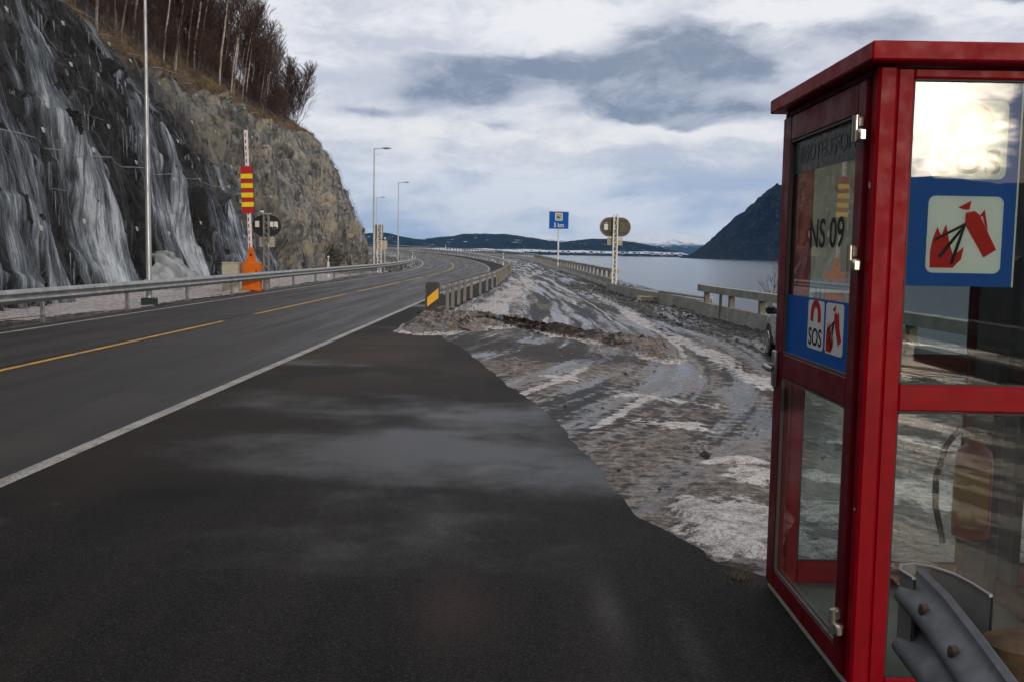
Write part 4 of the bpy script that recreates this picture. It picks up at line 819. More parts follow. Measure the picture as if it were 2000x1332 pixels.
# pair of grey plates beyond
sp = road_pt(np.array(77), -8.35); r = empty('plate_sign', (sp[0], sp[1], .1)); tag(r, 'two stacked grey sign backs on a lattice post in the bend', 'road sign')
mb = MB(); lattice(mb, 0,0,-.4,3.55,.28,.16,16,.025); mb.build('lattice_mast', M_['white'], r)
mb = MB(); mb.box((-.12,.14,2.92), (.78,.04,1.10), 0, bev=.01); mb.build('upper_plate', M_['brown'] if False else mat('grey_plate', (.25,.235,.205), .5, var=.12, scale=2), r)
mb = MB(); mb.box((.12,.14,1.90), (.90,.04,.72), 0, bev=.01); mb.build('lower_plate', M_['cream'], r)
mb = MB(); mb.tube([(.42,0.02,-.2),(.42,.02,2.45)], .025, 6); mb.lathe([(.09,0),(.06,.10),(.01,.12)], (.42,.02,2.4), 10); mb.build('side_pole', M_['white'], r, True)
# delineators
def delineator(p, label, h=1.0, capped=True):
    r = empty('delineator', p); tag(r, label, 'delineator post')
    mb = MB(); mb.box((0,0,h/2-.1), (.11,.05,h+.2), 0, bev=.012); mb.build('post', M_['white'], r)
    mb = MB(); mb.box((0,-.0,h*.80), (.115,.056,.20), 0); mb.build('black_band', M_['signblack'], r)
    mb = MB(); mb.box((0,-.029,h*.80), (.05,.006,.14), 0); mb.build('reflector', M_['signwhite'], r); return r
q_ = road_pt(np.array(55.5), -7.95); delineator((q_[0],q_[1],q_[2]+.35), 'white delineator post with black band behind the left rail in front of the cliff')
q_ = road_pt(np.array(116), -7.9); delineator((q_[0],q_[1],q_[2]+.25), 'white delineator post at the tip of the inner rail in the bend', 1.0)
q_ = road_pt(np.array(107), 1.95); delineator((q_[0],q_[1],q_[2]+.15), 'white delineator post at the outer rail where the track runs past the bend', 1.15)
q_ = road_pt(np.array(177), 2.2); delineator((q_[0],q_[1],q_[2]+.5), 'tiny white delineator post on the far rail beyond the bend', 1.1)
# blue distance sign
p = at_y(1090, 500, 100); bs = empty('distance_sign', (p.x, 100, -.4)); tag(bs, 'blue sign reading 5 km with camera pictogram on a white post', 'road sign')
top = at_y(1091, 414, 100); bot = at_y(1091, 448, 100); hz_ = (top.z+bot.z)/2+.4; hh_ = top.z-bot.z; ww = 38/F*100
mb = MB(); mb.tube([(0,.04,-.5),(0,.04,hz_-hh_/2+.1)], .085, 8); mb.tube([(0,.06,hz_+hh_/2),(0,.06,hz_+hh_/2+.16)], .05, 6); mb.build('post', M_['white'], bs, True)
mb = MB(); mb.box((0,-.03,hz_), (ww,.05,hh_), 0, bev=.01); sg = mb.build('sign_board', M_['signblue'], bs)
mb = MB()
for dx, dz_, w2, h2 in ((0,hh_/2,ww,.04),(0,-hh_/2,ww,.04),(ww/2,0,.04,hh_),(-ww/2,0,.04,hh_)): mb.box((dx,-.03,hz_+dz_), (w2,.07,h2), 0)
mb.build('edging', M_['alu'], sg)
mb = MB(); mb.prism(rrect(.74,.76,.08), .01, MF(0,-.056,hz_+.34)); pc = mb.build('pictogram_panel', M_['signwhite'], sg)
mb = MB(); mb.prism(rrect(.60,.62,.02), .006, MF(0,-.067,hz_+.34)); mb.build('pictogram_field', mat('pictogram_beige', (.42,.36,.25), .5), pc)
mb = MB(); mb.prism([(-.22,.0),(-.10,.06),(.06,-.04),(.12,-.02),(.10,-.12),(-.02,-.14),(-.18,-.06)], .006, MF(0,-.074,hz_+.34)); mb.prism([(.02,.10),(.26,.28),(.26,.05),(.16,.02)], .005, MF(0,-.074,hz_+.34), 1); mb.build('camera_symbol', [M_['signblack'], mat('pictogram_grey', (.35,.25,.22),.5)], pc)
me = text_mesh('5 km', .62, .01, .98, bold=.008); me.transform(MF(0,-.060,hz_-.48)); link('lettering', me, sg, [M_['signwhite']])
# oval sign from behind, on rusty white lattice mast
p = at_y(1199, 566, 52.5); r = signal_mast('road_signal', 'brown oval sign back on a rust-stained white lattice mast beside the concrete barrier', (p.x, 52.5, -.3), 4.0, 3.33, 'white', 'brown', .80, 1.62, 1.0, .16, .2, 2.58, rust=True, rt=.032)
mb = MB(); mb.box((-.50,.05,3.32), (.2,.10,.32), 0, bev=.015); mb.lathe([(.04,0),(.04,.05)], (-.48,.06,3.52), 8); mb.build('control_box', M_['white'], r)
mb = MB(); mb.box((.05,.10,3.65), (1.2,.04,.05), 0); mb.box((.05,.10,3.02), (1.2,.04,.05), 0); mb.box((-.14,.08,3.3),(.06,.05,1.0),0); mb.tube([(-.4,.03,3.2),(-.3,0,3.1),(-.16,.05,3.12)], .012, 5); mb.tube([(.15,.05,3.6),(.24,.02,3.4),(.2,.05,3.15),(.12,.05,3.0)], .012, 5); mb.build('bracing', M_['sooty'], r)
mb = MB(); mb.box((0,0,.05), (.27,.23,.5), 0); mb.box((0,-.0,1.9), (.06,.10,3.9), 0); mb.build('rust_stain', mat('rusty_steel', (.22,.14,.05), .8, var=.5, scale=6), r)
mb = MB(); mb.box((.24,0,.98), (.12,.12,.10), 0, bev=.02); mb.box((.30,0,1.06),(.1,.1,.06),0,bev=.02); mb.build('side_box', M_['cream'], r)
# ================================================================== concrete parapets
def parapet(name, label, path, conc_h, posts, post_h, beam_h, postmat, pw=.2, beam=True, cm2='concrete', wob_=0.):
    o0 = path[0]; r = empty(name, o0); tag(r, label, 'concrete barrier')
    mb = MB(); mb.sweep([(-.26,-.3),(-.22,.10),(-.13,.28),(-.11,conc_h),(.13,conc_h),(.22,-.3)], path); mb.build('concrete_base', M_[cm2], r, origin=o0)
    pa = np.array(path); L = np.r_[0, np.cumsum(np.hypot(np.diff(pa[:,0]), np.diff(pa[:,1])))]
    pm = None; mp = MB(); mp.box((0,0,post_h/2-.02), (min(pw,.16),pw,post_h+.06), 0, bev=.01)
    for l in posts:
        if l > L[-1]: break
        x, y, z = (np.interp(l, L, pa[:,i]) for i in range(3))
        if pm is None: o = mp.build('post', M_[postmat], r); pm = o.data
        else: o = bpy.data.objects.new('post', pm); C.objects.link(o); o.parent = r
        o.location = Vector((x,y,z+conc_h))-Vector(o0)
    if beam:
        zb = conc_h+post_h; mb = MB(); mb.sweep([(-.13,zb),(-.13,zb+beam_h),(.12,zb+beam_h),(.12,zb)], [(p[0],p[1],p[2]+wob_*random.uniform(-1,1)) for p in path]); mb.build('top_beam', M_['concrete' if cm2 == 'concrete' else 'concrete'], r, origin=o0)
    return r
ys_ = np.concatenate([np.arange(54.5, 120, 3.), np.arange(120, 330, 6)])
parapet('concrete_barrier', 'long concrete parapet with close-set posts curving away along the track', [(float(xB(y)), float(y), float(zT(y))) for y in ys_], .50, np.arange(.5, 300, 2.7), .42, .17, 'concrete_brown', .34, wob_=.02)
ys_ = [float(y) for y in np.arange(34.6, -12, -1.9)]
r = parapet('concrete_barrier', 'near concrete parapet with three widely spaced posts and a flat beam by the parked car', [(float(xB(y)), y, float(zT(max(y,20)))) for y in ys_], .45, [.9+3.1*i for i in range(14)], .36, .22, 'concrete_brown', .22)
mb = MB()
for y in (31.3, 25.2, 19.2): mb.box((float(xB(y))-.155, y, -.02), (.09,.03,.86), 0)
mb.build('joint', M_['concrete_brown'], r, origin=(float(xB(34.6)), 34.6, float(zT(34.6))))
pm_ = [(5.15,53.2,-.32),(5.3,50,-.32),(5.55,46,-.33),(6.0,42,-.35),(6.5,38.5,-.38),(6.95,35.2,-.4)]
r = parapet('concrete_barrier', 'low concrete barrier section without posts behind the wooden pallet', pm_, .41, [], .3, .1, 'concrete', beam=False)
for z0, (a, b), lab, jog in ((.12,(50.5,45.5),'short bent steel pipe resting on the low barrier nearest the oval signal',1),(.08,(41.5,35.0),'straight steel pipe rail lying on the low barrier next to the near parapet',0)):
    pts = []
    for i in range(9):
        y = a+(b-a)*i/8; x = np.interp(-y, [-53.2,-50,-46,-42,-38.5,-35.2], [5.15,5.3,5.55,6.0,6.5,6.95]); pts.append(Vector((x+.03, y, z0+(.05*math.sin(i*2.1)*jog)+.03)))
    e = empty('pipe_rail', pts[0]); tag(e, lab, 'pipe'); mb = MB(); mb.tube(pts, .055, 8); mb.build('pipe', M_['galv'], e, True, origin=pts[0])
    mb = MB(); mb.box(pts[-1]+Vector((0,0,-.06)), (.05,.05,.18)); mb.box(pts[4]+Vector((0,0,-.08)), (.05,.05,.14)); mb.build('bracket', M_['galv_dark'], e, origin=pts[0])
# pallet
p = at_y(1268, 580, 42.5); pe = empty('pallet', (p.x, 41.5, -.26), R(-12)); tag(pe, 'weathered wooden pallet lying on gravel against the low barrier', 'pallet')
mb = MB(); [mb.box((0,-.48+i*.24,.135),(1.2,.10,.025)) for i in range(5)]; mb.build('deck_board', M_['woodlight'], pe)
mb = MB(); [mb.box((x,y,.065),(.14,.10,.09)) for x in (-.52,0,.52) for y in (-.46,0,.46)]; mb.build('block', M_['woodlight'], pe)
mb = MB(); [mb.box((0,y,.012),(1.2,.10,.02)) for y in (-.46,0,.46)]; mb.build('bottom_board', M_['woodlight'], pe)
# sapling behind the near parapet
mb = MB(); rnd = random.Random(4); 
base = Vector((7.25,27.6,-.9)); tp = MB(); sp_pts = [base+Vector((.02*i*rnd.uniform(-1,1), .0, .33*i)) for i in range(9)]; tp.tube(sp_pts, [.02-.002*i for i in range(9)], 5)
for i in range(3, 9):
    for k in range(6):
        a = rnd.uniform(0,6.28); d = Vector((math.cos(a), math.sin(a), 1.3)).normalized(); q0 = sp_pts[i]; L = rnd.uniform(.3,.75); e = q0+d*L; mb.tube([q0, e], [.008,.004], 3, cap=False)
        for j in range(4): s = q0.lerp(e, rnd.uniform(.3,1)); mb.tube([s, s+(d+Vector((rnd.uniform(-.8,.8),rnd.uniform(-.8,.8),.1))).normalized()*rnd.uniform(.1,.3)], [.005,.003], 3, cap=False)
e = empty('sapling', base); tag(e, 'thin leafless sapling behind the near parapet against the water', 'sapling'); tp.build('trunk', M_['bark'], e, origin=base); mb.build('crown', M_['twig'], e, origin=base)
# ================================================================== the parked car
car = empty('parked_car', (5.92, 18.6, -.40), R(-3.5)); car.scale = (.96,.93,1); tag(car, 'grey car parked beyond the booth with only its front wheel and mirror showing', 'car')
st = [(-2.30,.62,.42,.70,.86,.0),(-2.2,.80,.28,.86,.98,.0),(-1.7,.87,.25,.90,1.02,.0),(-1.35,.88,.25,.92,1.10,.45),(-.75,.89,.25,.93,1.38,.9),(-.1,.89,.25,.93,1.43,1.),(.35,.89,.25,.92,1.40,1.),(1.15,.89,.25,.90,.98,.45),(1.3,.88,.25,.88,.94,0),(1.9,.85,.26,.78,.86,0),(2.2,.76,.30,.66,.76,0),(2.32,.55,.40,.55,.62,0)]
vs = []; nsec = 14; 
for y, hw, zb, zbelt, zr_, g in st:
    rw = hw*(.70 if g > 0 else .86)
    half = [(hw*.80,zb),(hw*.97,zb+.05),(hw,zb+.22),(hw*1.0,zbelt-.12),(hw*.965,zbelt),(rw+ (hw*.965-rw)*.12, zbelt+(zr_-zbelt)*.84),(rw*.88,zr_)]
    for x, z in half: vs.append((x,y,z))
    for x, z in half[::-1]: vs.append((-x,y,z))
fs_b = []; fs_g = []
for i in range(len(st)-1):
    for j in range(nsec):
        f = (i*nsec+j, i*nsec+(j+1)%nsec, (i+1)*nsec+(j+1)%nsec, (i+1)*nsec+j)
        isw = (j in (4,8) and 3 <= i <= 6) or (j == 6 and i in (3,6)); (fs_g if isw else fs_b).append(f)
fs_b += [tuple(range(nsec))[::-1], tuple((len(st)-1)*nsec+j for j in range(nsec))]
MB().add(vs, fs_b).build('body', M_['carpaint'], car, True); MB().add(vs, fs_g).build('windows', M_['darkglass'], car, True)
wheel = None
for x in (-.80,.80):
    for y in (1.38,-1.32):
        sg_ = -1 if x < 0 else 1
        mb = MB(); mb.lathe([(.20,-.10),(.30,-.105),(.32,-.07),(.325,0),(.32,.07),(.30,.105),(.20,.10)], (x,y,.315), 28, 0, 'X'); w_o = mb.build('wheel', M_['tyre'], car, True)
        mb = MB(); mb.lathe([(.19,-.0),(.215,.012),(.22,.03)], (x+sg_*.085,y,.315), 24, 0, 'X') if False else None
        for k in range(7):
            a = 2*math.pi*k/7; rot = Matrix.Rotation(a, 3, 'X'); mb.box(Vector((x+sg_*.10,y,.315))+rot @ Vector((0,0,.11)), (.03,.035,.21), 0, rot=rot)
        mb.tube([(x+sg_*.10, y+.205*math.cos(2*math.pi*k/24), .315+.205*math.sin(2*math.pi*k/24)) for k in range(25)], .016, 6, cap=False)
        mb.lathe([(.045,-.02),(.045,.02)], (x+sg_*.105,y,.315), 12, 0, 'X'); mb.build('rim', M_['rim'], w_o, True)
        mb = MB(); mb.tube([(x+sg_*.065, y+.36*math.cos(a_), .315+.36*math.sin(a_)) for a_ in [math.pi*k/12 for k in range(13)]], .035, 6); mb.build('wheel_arch', M_['black'], car, True)
for x in (-1,1):
    mb = MB(); mb.box((x*1.0,.62,.98), (.22,.10,.15), 0, bev=.045); mb.box((x*.89,.64,.93),(.08,.05,.05),0); mo = mb.build('mirror', M_['black'], car); mb = MB(); mb.box((x*1.0,.565,.98), (.17,.01,.11), 0, bev=.004); mb.build('mirror_glass', M_['darkglass'], mo)
mb = MB(); mb.box((-.62,-2.24,.72),(.26,.06,.14),0,bev=.02); mb.box((.62,-2.24,.72),(.26,.06,.14),0,bev=.02); mb.build('tail_light', M_['signred'], car)
# ================================================================== emergency phone booth
BX0, BX1, BY0, BY1 = 1.25, 2.27, 3.50, 4.69
booth = empty('emergency_phone_booth', (BX0, BY0, 0)); tag(booth, 'red metal emergency phone booth with glass door marked NS 09 at the roadside', 'phone booth')
O = Vector((BX0, BY0, 0))
def bbx(mb, x0, x1, y0, y1, z0, z1, mi=0, bev=.006): return mb.box(((x0+x1)/2,(y0+y1)/2,(z0+z1)/2), (x1-x0,y1-y0,z1-z0), mi, bev=bev)
mb = MB(); bbx(mb, BX0+.004, BX1-.004, BY0+.004, BY1-.004, -.15, .045, bev=.01); mb.build('floor_slab', M_['concrete'], booth, origin=O)
mb = MB(); bbx(mb, BX0-.055, BX1+.06, BY0-.08, BY1+.07, 2.268, 2.332, bev=.006); bbx(mb, BX0-.01, BX1+.01, BY0-.02, BY1+.01, 2.332, 2.345, bev=.003); mb.build('roof', M_['red'], booth, origin=O)
mb = MB()   # corner posts and front/back frames
pw = .068
for x0, y0 in ((BX0,BY0),(BX1-pw,BY0),(BX0,BY1-.05),(BX1-pw,BY1-.05)):
    bbx(mb, x0, x0+pw, y0, y0+(pw if y0 == BY0 else .05), .045, 2.268, bev=.01)
mb.build('corner_post', M_['red'], booth, origin=O)
def wall_frame(nm, y0, y1, mt, zb=.16):
    mb = MB(); f = .058; x0, x1 = BX0+pw+.003, BX1-pw-.003
    bbx(mb, x0, x0+f, y0, y1, .05, 2.26); bbx(mb, x1-f, x1, y0, y1, .05, 2.26)
    bbx(mb, x0+f, x1-f, y0+.002, y1-.002, 2.226, 2.262); bbx(mb, x0+f, x1-f, y0+.002, y1-.002, 1.063, 1.157); bbx(mb, x0+f, x1-f, y0+.002, y1-.002, .05, zb)
    fr = mb.build(nm, M_[mt], booth, origin=O)
    ym = (y0+y1)/2
    for z0, z1 in ((1.15,2.23),(zb-.005,1.066)):
        g = MB(); g.add([(x0+f-.004,ym,z0),(x1-f+.004,ym,z0),(x1-f+.004,ym,z1),(x0+f-.004,ym,z1)], [(0,1,2,3)]); g.build('pane', M_['glass'], fr, origin=O)
        g = MB(); a = .006
        for (xa,xb,za,zb) in ((x0+f,x1-f,z0+.006,z0+.006+a),(x0+f,x1-f,z1-.006-a,z1-.006),(x0+f,x0+f+a,z0+.006,z1-.006),(x1-f-a,x1-f,z0+.006,z1-.006)): bbx(g, xa, xb, ym-.012, ym-.003, za, zb, bev=0)
        g.build('seal', M_['seal'], fr, origin=O)
    return fr, x0+f, x1-f
fr, gx0, gx1 = wall_frame('front_frame', BY0+.012, BY0+.052, 'red', .078)
fb, _, _ = wall_frame('back_frame', BY1-.045, BY1-.01, 'red')
# right wall
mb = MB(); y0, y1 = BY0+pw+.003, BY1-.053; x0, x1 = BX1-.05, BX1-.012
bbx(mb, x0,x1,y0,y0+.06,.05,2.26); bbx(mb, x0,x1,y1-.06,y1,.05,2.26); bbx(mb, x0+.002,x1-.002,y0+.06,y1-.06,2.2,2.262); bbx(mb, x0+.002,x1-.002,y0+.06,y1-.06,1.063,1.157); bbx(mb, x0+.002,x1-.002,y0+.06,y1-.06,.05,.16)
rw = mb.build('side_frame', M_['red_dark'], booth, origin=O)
for z0, z1 in ((1.15,2.21),(.155,1.066)):
    g = MB(); xm = (x0+x1)/2; g.add([(xm,y0+.056,z0),(xm,y1-.056,z0),(xm,y1-.056,z1),(xm,y0+.056,z1)], [(0,1,2,3)]); g.build('pane', M_['glass'], rw, origin=O)
# door on the road side
dx0, dx1 = BX0-.012, BX0+.028; dy0, dy1 = BY0+pw+.012, BY1-.02
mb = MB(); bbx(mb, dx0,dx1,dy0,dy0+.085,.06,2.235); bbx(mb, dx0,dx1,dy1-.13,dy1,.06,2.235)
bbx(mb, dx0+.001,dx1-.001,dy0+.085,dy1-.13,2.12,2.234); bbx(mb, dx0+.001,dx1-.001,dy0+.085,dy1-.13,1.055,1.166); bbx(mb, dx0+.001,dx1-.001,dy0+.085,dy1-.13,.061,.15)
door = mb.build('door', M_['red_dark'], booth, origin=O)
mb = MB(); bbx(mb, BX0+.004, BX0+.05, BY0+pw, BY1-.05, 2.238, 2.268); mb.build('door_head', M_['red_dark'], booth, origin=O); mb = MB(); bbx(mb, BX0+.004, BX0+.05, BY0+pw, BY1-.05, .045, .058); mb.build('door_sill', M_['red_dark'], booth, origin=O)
ga, gb = dy0+.085, dy1-.13; xm = (dx0+dx1)/2
for z0, z1 in ((1.162,2.124),(.146,1.059)):
    g = MB(); g.add([(xm,gb+.004,z0),(xm,ga-.004,z0),(xm,ga-.004,z1),(xm,gb+.004,z1)], [(0,1,2,3)]); g.build('pane', M_['glass'], door, origin=O)
    g = MB(); a = .008
    for (ya_,yb_,za,zb) in ((ga,gb,z0+.004,z0+.004+a),(ga,gb,z1-.004-a,z1-.004),(ga,ga+a,z0+.004,z1-.004),(gb-a,gb,z0+.004,z1-.004)): bbx(g, xm-.018, xm-.004, ya_, yb_, za, zb, bev=0)
    g.build('seal', mat('seal_grey', (.07,.07,.06), .6), door, origin=O)
# hinges
for z in (2.06, 1.60, .26):
    mb = MB(); yh = dy0+.012
    mb.box((dx0-.014, yh+.012, z+.024), (.030,.034,.044), 0, bev=.007); mb.box((dx0-.014, yh-.006, z-.024), (.030,.062,.044), 0, bev=.007); mb.tube([(dx0-.030,yh+.0,z-.046),(dx0-.030,yh,z+.046)], .012, 10)
    mb.build('hinge', M_['chrome'], door, True, origin=O)
mb = MB(); yh = dy1-.045; mb.box((dx0-.010, yh, 1.085), (.018,.055,.17), 0, bev=.006); mb.tube([(dx0-.01,yh,1.10),(dx0-.05,yh,1.10),(dx0-.062,yh-.02,1.10),(dx0-.062,yh-.10,1.095),(dx0-.05,yh-.115,1.093)], [.012,.012,.013,.014,.012], 10)
mb.build('handle', M_['galv'], door, True, origin=O)
mb = MB(); 
for zz_ in (.7, 1.85): mb.lathe([(.006,-.004),(.006,.0)], (BX0-.001, BY0+.03, zz_), 8, 0, 'X')
mb.lathe([(.011,0),(.008,.004)], (BX0-.004, BY0+.035, 1.86), 10, 0, 'X'); mb.build('screw', M_['chrome'], booth, origin=O)
# stickers and lettering on the door glass
def sheet(name, poly, M, mt, parent, th=.0012):
    g = MB(); g.prism(poly, th, M); return g.build(name, mt, parent, origin=O)
def textobj(name, txt, size, M, mt, parent, width=None, bold=0.):
    me = text_mesh(txt, size, .001, width, bold=bold); me.transform(Matrix.Translation(-O) @ M); return link(name, me, parent, [mt])
xs = xm-.003
gm = (ga+gb)/2; gw = gb-ga
st_ = sheet('blue_sticker', rrect(gw-.012,.262,.004), MF(xs,gm,1.302,'-X'), M_['signblue'], door)
def ext_pict(M, s, parent, mats=('signred','signblack')):
    # flames, hose and extinguisher in a unit square centred at 0
    g = MB(); T = lambda poly: [(x*s, y*s) for x, y in poly]
    def tri(poly, mi, z=.0014): 
        M2 = M.copy(); M2.translation = M.translation + (M.to_3x3() @ Vector((0,0,z))); g.prism(T(poly), .0008, M2, mi)
    tri([(-.46,-.46),(-.14,-.46),(-.03,-.34),(.0,-.17),(-.08,-.24),(-.14,-.30),(-.20,-.12),(-.26,.14),(-.32,-.02),(-.38,.10),(-.44,-.08),(-.465,-.25)], 0)
    tri([(.01,.17),(-.02,.11),(-.42,-.10),(-.40,-.05)], 1, .0024); tri([(.01,.17),(-.02,.08),(-.36,-.30),(-.31,-.32)], 1, .0025); tri([(.02,.16),(-.03,.10),(-.19,-.40),(-.14,-.41)], 1, .0026)
    tri([(.0,.30),(.12,.33),(.19,.28),(.45,-.20),(.28,-.31),(.0,.14)], 0, .0016)
    tri([(-.11,.37),(.07,.47),(.05,.35),(.0,.34)], 0, .0017); tri([(.18,.24),(.26,.35),(.32,.06),(.28,.12),(.24,.26)], 0, .0018)
    tri([(.28,-.33),(.45,-.22),(.43,-.20),(.26,-.31)], 1, .0019) if False else None
    o = g.build('pictogram', [M_[k] for k in mats], parent, origin=O); return o
def phone_pict(M, s, parent, mt='signred'):
    g = MB(); pts = []; n_ = 14
    for i in range(n_+1): a = math.pi*i/n_; pts.append((.40*math.cos(a)*s, .36*math.sin(a)*s-.05*s))
    pts += [(-.40*s,-.22*s),(-.18*s,-.22*s),(-.18*s,-.05*s)]
    for i in range(n_+1): a = math.pi-math.pi*i/n_; pts.append((.17*math.cos(a)*s, .15*math.sin(a)*s-.02*s))
    pts += [(.18*s,-.22*s),(.40*s,-.22*s)]
    M2 = M.copy(); M2.translation = M.translation + (M.to_3x3() @ Vector((0,0,.0014))); g.prism(pts, .0008, M2); return g.build('phone_symbol', M_[mt], parent, origin=O)
pn1 = sheet('white_panel', rrect(.215,.20,.02), MF(xs-.0016,4.105,1.325,'-X'), M_['signwhite'], st_)
phone_pict(MF(xs-.0016,4.105,1.375,'-X'), .17, pn1); textobj('lettering', 'SOS', .1, MF(xs-.0036,4.105,1.275,'-X'), M_['signblack'], pn1, .175, .001)
pn2 = sheet('white_panel', rrect(.215,.20,.02), MF(xs-.0016,3.865,1.325,'-X'), M_['signwhite'], st_)
ext_pict(MF(xs-.0016,3.865,1.325,'-X'), .20, pn2)
gbnd = sheet('green_sticker', rrect(gw-.012,.150,.004), MF(xs,gm,2.043,'-X'), M_['greenband'], door)
textobj('lettering', 'NØDTELEFON', .1, MF(xs-.002,gm,2.045,'-X'), M_['faint'], gbnd, .76, .001)
textobj('booth_number', 'NS 09', .165, MF(xs-.001,4.025,1.70,'-X'), M_['signblack'], door, .44, .002)
# signs behind the front and back panes
def big_sign(yp, face, parent, blue, white, faded=False):
    dirn = -1 if face == '-Y' else 1
    cx = 1.578; s1 = sheet('sign_panel', rrect(.385,.715,.01), MF(cx, yp, 1.865, face), blue, parent, .003)
    w1 = sheet('white_panel', rrect(.265,.27,.025), MF(cx+.012, yp+dirn*.0034, 2.02, face), white, s1); w2 = sheet('white_panel', rrect(.265,.27,.025), MF(cx+.012, yp+dirn*.0034, 1.69, face), white, s1)
    if not faded:
        phone_pict(MF(cx+.012, yp+dirn*.0036, 2.085, face), .21, w1); textobj('lettering', 'SOS', .12, MF(cx+.012, yp+dirn*.006, 1.945, face), M_['signblack'], w1, .225, .002)
        ext_pict(MF(cx+.012, yp+dirn*.0036, 1.69, face), .255, w2)
        g = MB(); g.box((cx+.190, yp+dirn*.002, 1.865), (.006,.006,.715)); g.build('edging', M_['signwhite'], s1, origin=O)
    return s1
big_sign(BY0+.040, '-Y', booth, M_['signblue'], M_['signwhite'])
bk = big_sign(BY1-.036, '-Y', booth, M_['grime_panel'], M_['grime_panel'], True); bk.name = 'sign_panel_back'
me = text_mesh('SOS', .12, .001, .23, bold=.001); me.transform(Matrix.Translation(-O) @ MF(1.60, BY1-.046, 1.94) @ Matrix.Scale(-1, 4, (1,0,0))); link('lettering', me, bk, [M_['faintbeige']])
# inside: phone cabinet, shelf
mb = MB(); bbx(mb, 2.03, 2.215, 4.02, 4.34, 1.22, 1.62, bev=.02); mb.build('phone_cabinet', M_['greycab'], booth, origin=O)
mb = MB(); bbx(mb, 2.16, 2.212, 4.40, 4.62, .06, 2.2, bev=.01); mb.build('inner_column', M_['greycab'], booth, origin=O)
fe = empty('fire_extinguisher', (2.07, 4.38, .36)); tag(fe, 'red fire extinguisher with a yellow label and black hose hanging inside the booth', 'fire extinguisher')
mb = MB(); mb.lathe([(.06,0),(.078,.015),(.08,.05),(.08,.36),(.07,.40),(.035,.43),(.03,.46)], (0,0,0), 24); mb.build('cylinder', M_['extred'], fe, True)
mb = MB(); mb.lathe([(.0808,.08),(.0808,.33)], (0,0,0), 24); mb.f = [f for f in mb.f if len(f) == 4 and sum(mb.v[i][0] for i in f)/4 < .035]; mb.m = [0]*len(mb.f); mb.build('label', M_['orangeplastic'], fe, True)
mb = MB(); mb.box((0,0,.48), (.05,.11,.04), 0, bev=.01); mb.box((0,-.07,.50), (.025,.12,.015), 0, bev=.004); mb.build('valve', M_['black'], fe)
mb = MB(); mb.tube([(-.02,-.0,.47),(-.08,-.01,.50),(-.14,-.02,.42),(-.175,-.02,.28),(-.17,-.02,.15),(-.14,-.01,.05),(-.12,0,-.02)], .014, 8); mb.build('hose', M_['black'], fe, True)
# ================================================================== guardrail end in front of the booth
g0 = Vector((1.17, 2.92, 0)); ge = empty('guardrail', g0); tag(ge, 'blurred bolted steel guardrail end on a round wooden post right in front of the booth', 'guardrail')
prof = [(-.031*(1-math.cos(4*math.pi*k/28))-.004, .355+.315*k/28) for k in range(29)]
prof = [(.012,.345)]+prof+[(.012,.678)]
prof = prof+[(a+.005, b-.003) for a, b in prof[::-1]]
path = [(1.235,2.93,0),(1.215,2.7,0),(1.165,2.4,0),(1.11,2.1,0),(1.05,1.8,0),(.99,1.5,0),(.9,1.0,0),(.8,.4,0),(.7,-.3,0),(.6,-1.5,0)]
prof = [(-a, b) for a, b in prof]
mb = MB(); mb.sweep([(-a, b) for a, b in prof], path[::-1]); mb.build('beam', mat('grey_blue_steel', (.095,.103,.112), .5, .3, .5, .2, 6, .1, 50, dirt=(.06,.065,.07)), ge, True, origin=g0)
mb = MB()
arc = [(1.195,2.86),(1.185,2.94),(1.205,2.985),(1.25,3.0),(1.30,2.97),(1.335,2.90),(1.35,2.82),(1.355,2.72)]
vs = [(x,y,z) for z in (.42,.665) for x, y in arc]+[(x+.006,y-.004,z) for z in (.42,.665) for x, y in arc]; n_ = len(arc)
mb.add(vs, [(i,i+1,n_+i+1,n_+i) for i in range(n_-1)]+[(2*n_+i+1,2*n_+i,3*n_+i,3*n_+i+1) for i in range(n_-1)]+[(n_+i,n_+i+1,3*n_+i+1,3*n_+i) for i in range(n_-1)]); mb.tube([(x,y,.667) for x, y in arc], .006, 6); mb.build('end_wing', M_['galv'], ge, True, origin=g0)
for y in (2.72, 2.42, 2.0):
    x = float(np.interp(y, [1.8,2.1,2.4,2.7,2.93],[1.05,1.11,1.165,1.215,1.235]))-.052; b = MB(); b.lathe([(.019,.012),(.018,-.004),(.010,-.008)], (x,y,.622), 12, 0, 'X'); b.build('bolt', mat('rusty_bolt', (.09,.055,.035), .6, .3, var=.3), ge, True, origin=g0)
mb = MB(); mb.lathe([(.10,-.1),(.10,.55),(.095,.60),(.06,.615)], (1.36,2.55,0), 20); mb.build('post', M_['wood'], ge, True, origin=g0)
# dead grass tuft and dirt at the booth foot
mb = MB()
for k in range(1400):
    a = rs.uniform(0,6.28); d = abs(rs.normal(0,.10)); x = 1.14+d*math.cos(a)*.6; y = 4.78+d*math.sin(a); L = rs.uniform(.02,.07); b = rs.uniform(0,6.28)
    p = Vector((x,y,-.005)); tip = p+Vector((math.cos(b)*L*.7, math.sin(b)*L*.7, L*rs.uniform(.3,.9))); s_ = Vector((-math.sin(b), math.cos(b), 0))*.0025; mb.add([p-s_,p+s_,tip],[(0,1,2)])
o = mb.build('dry_grass', mat('tuft_grass', (.20,.13,.045), .9, var=.4, scale=20)); tag(o, 'small tuft of yellowed grass at the foot of the booth', 'grass', kind='stuff')
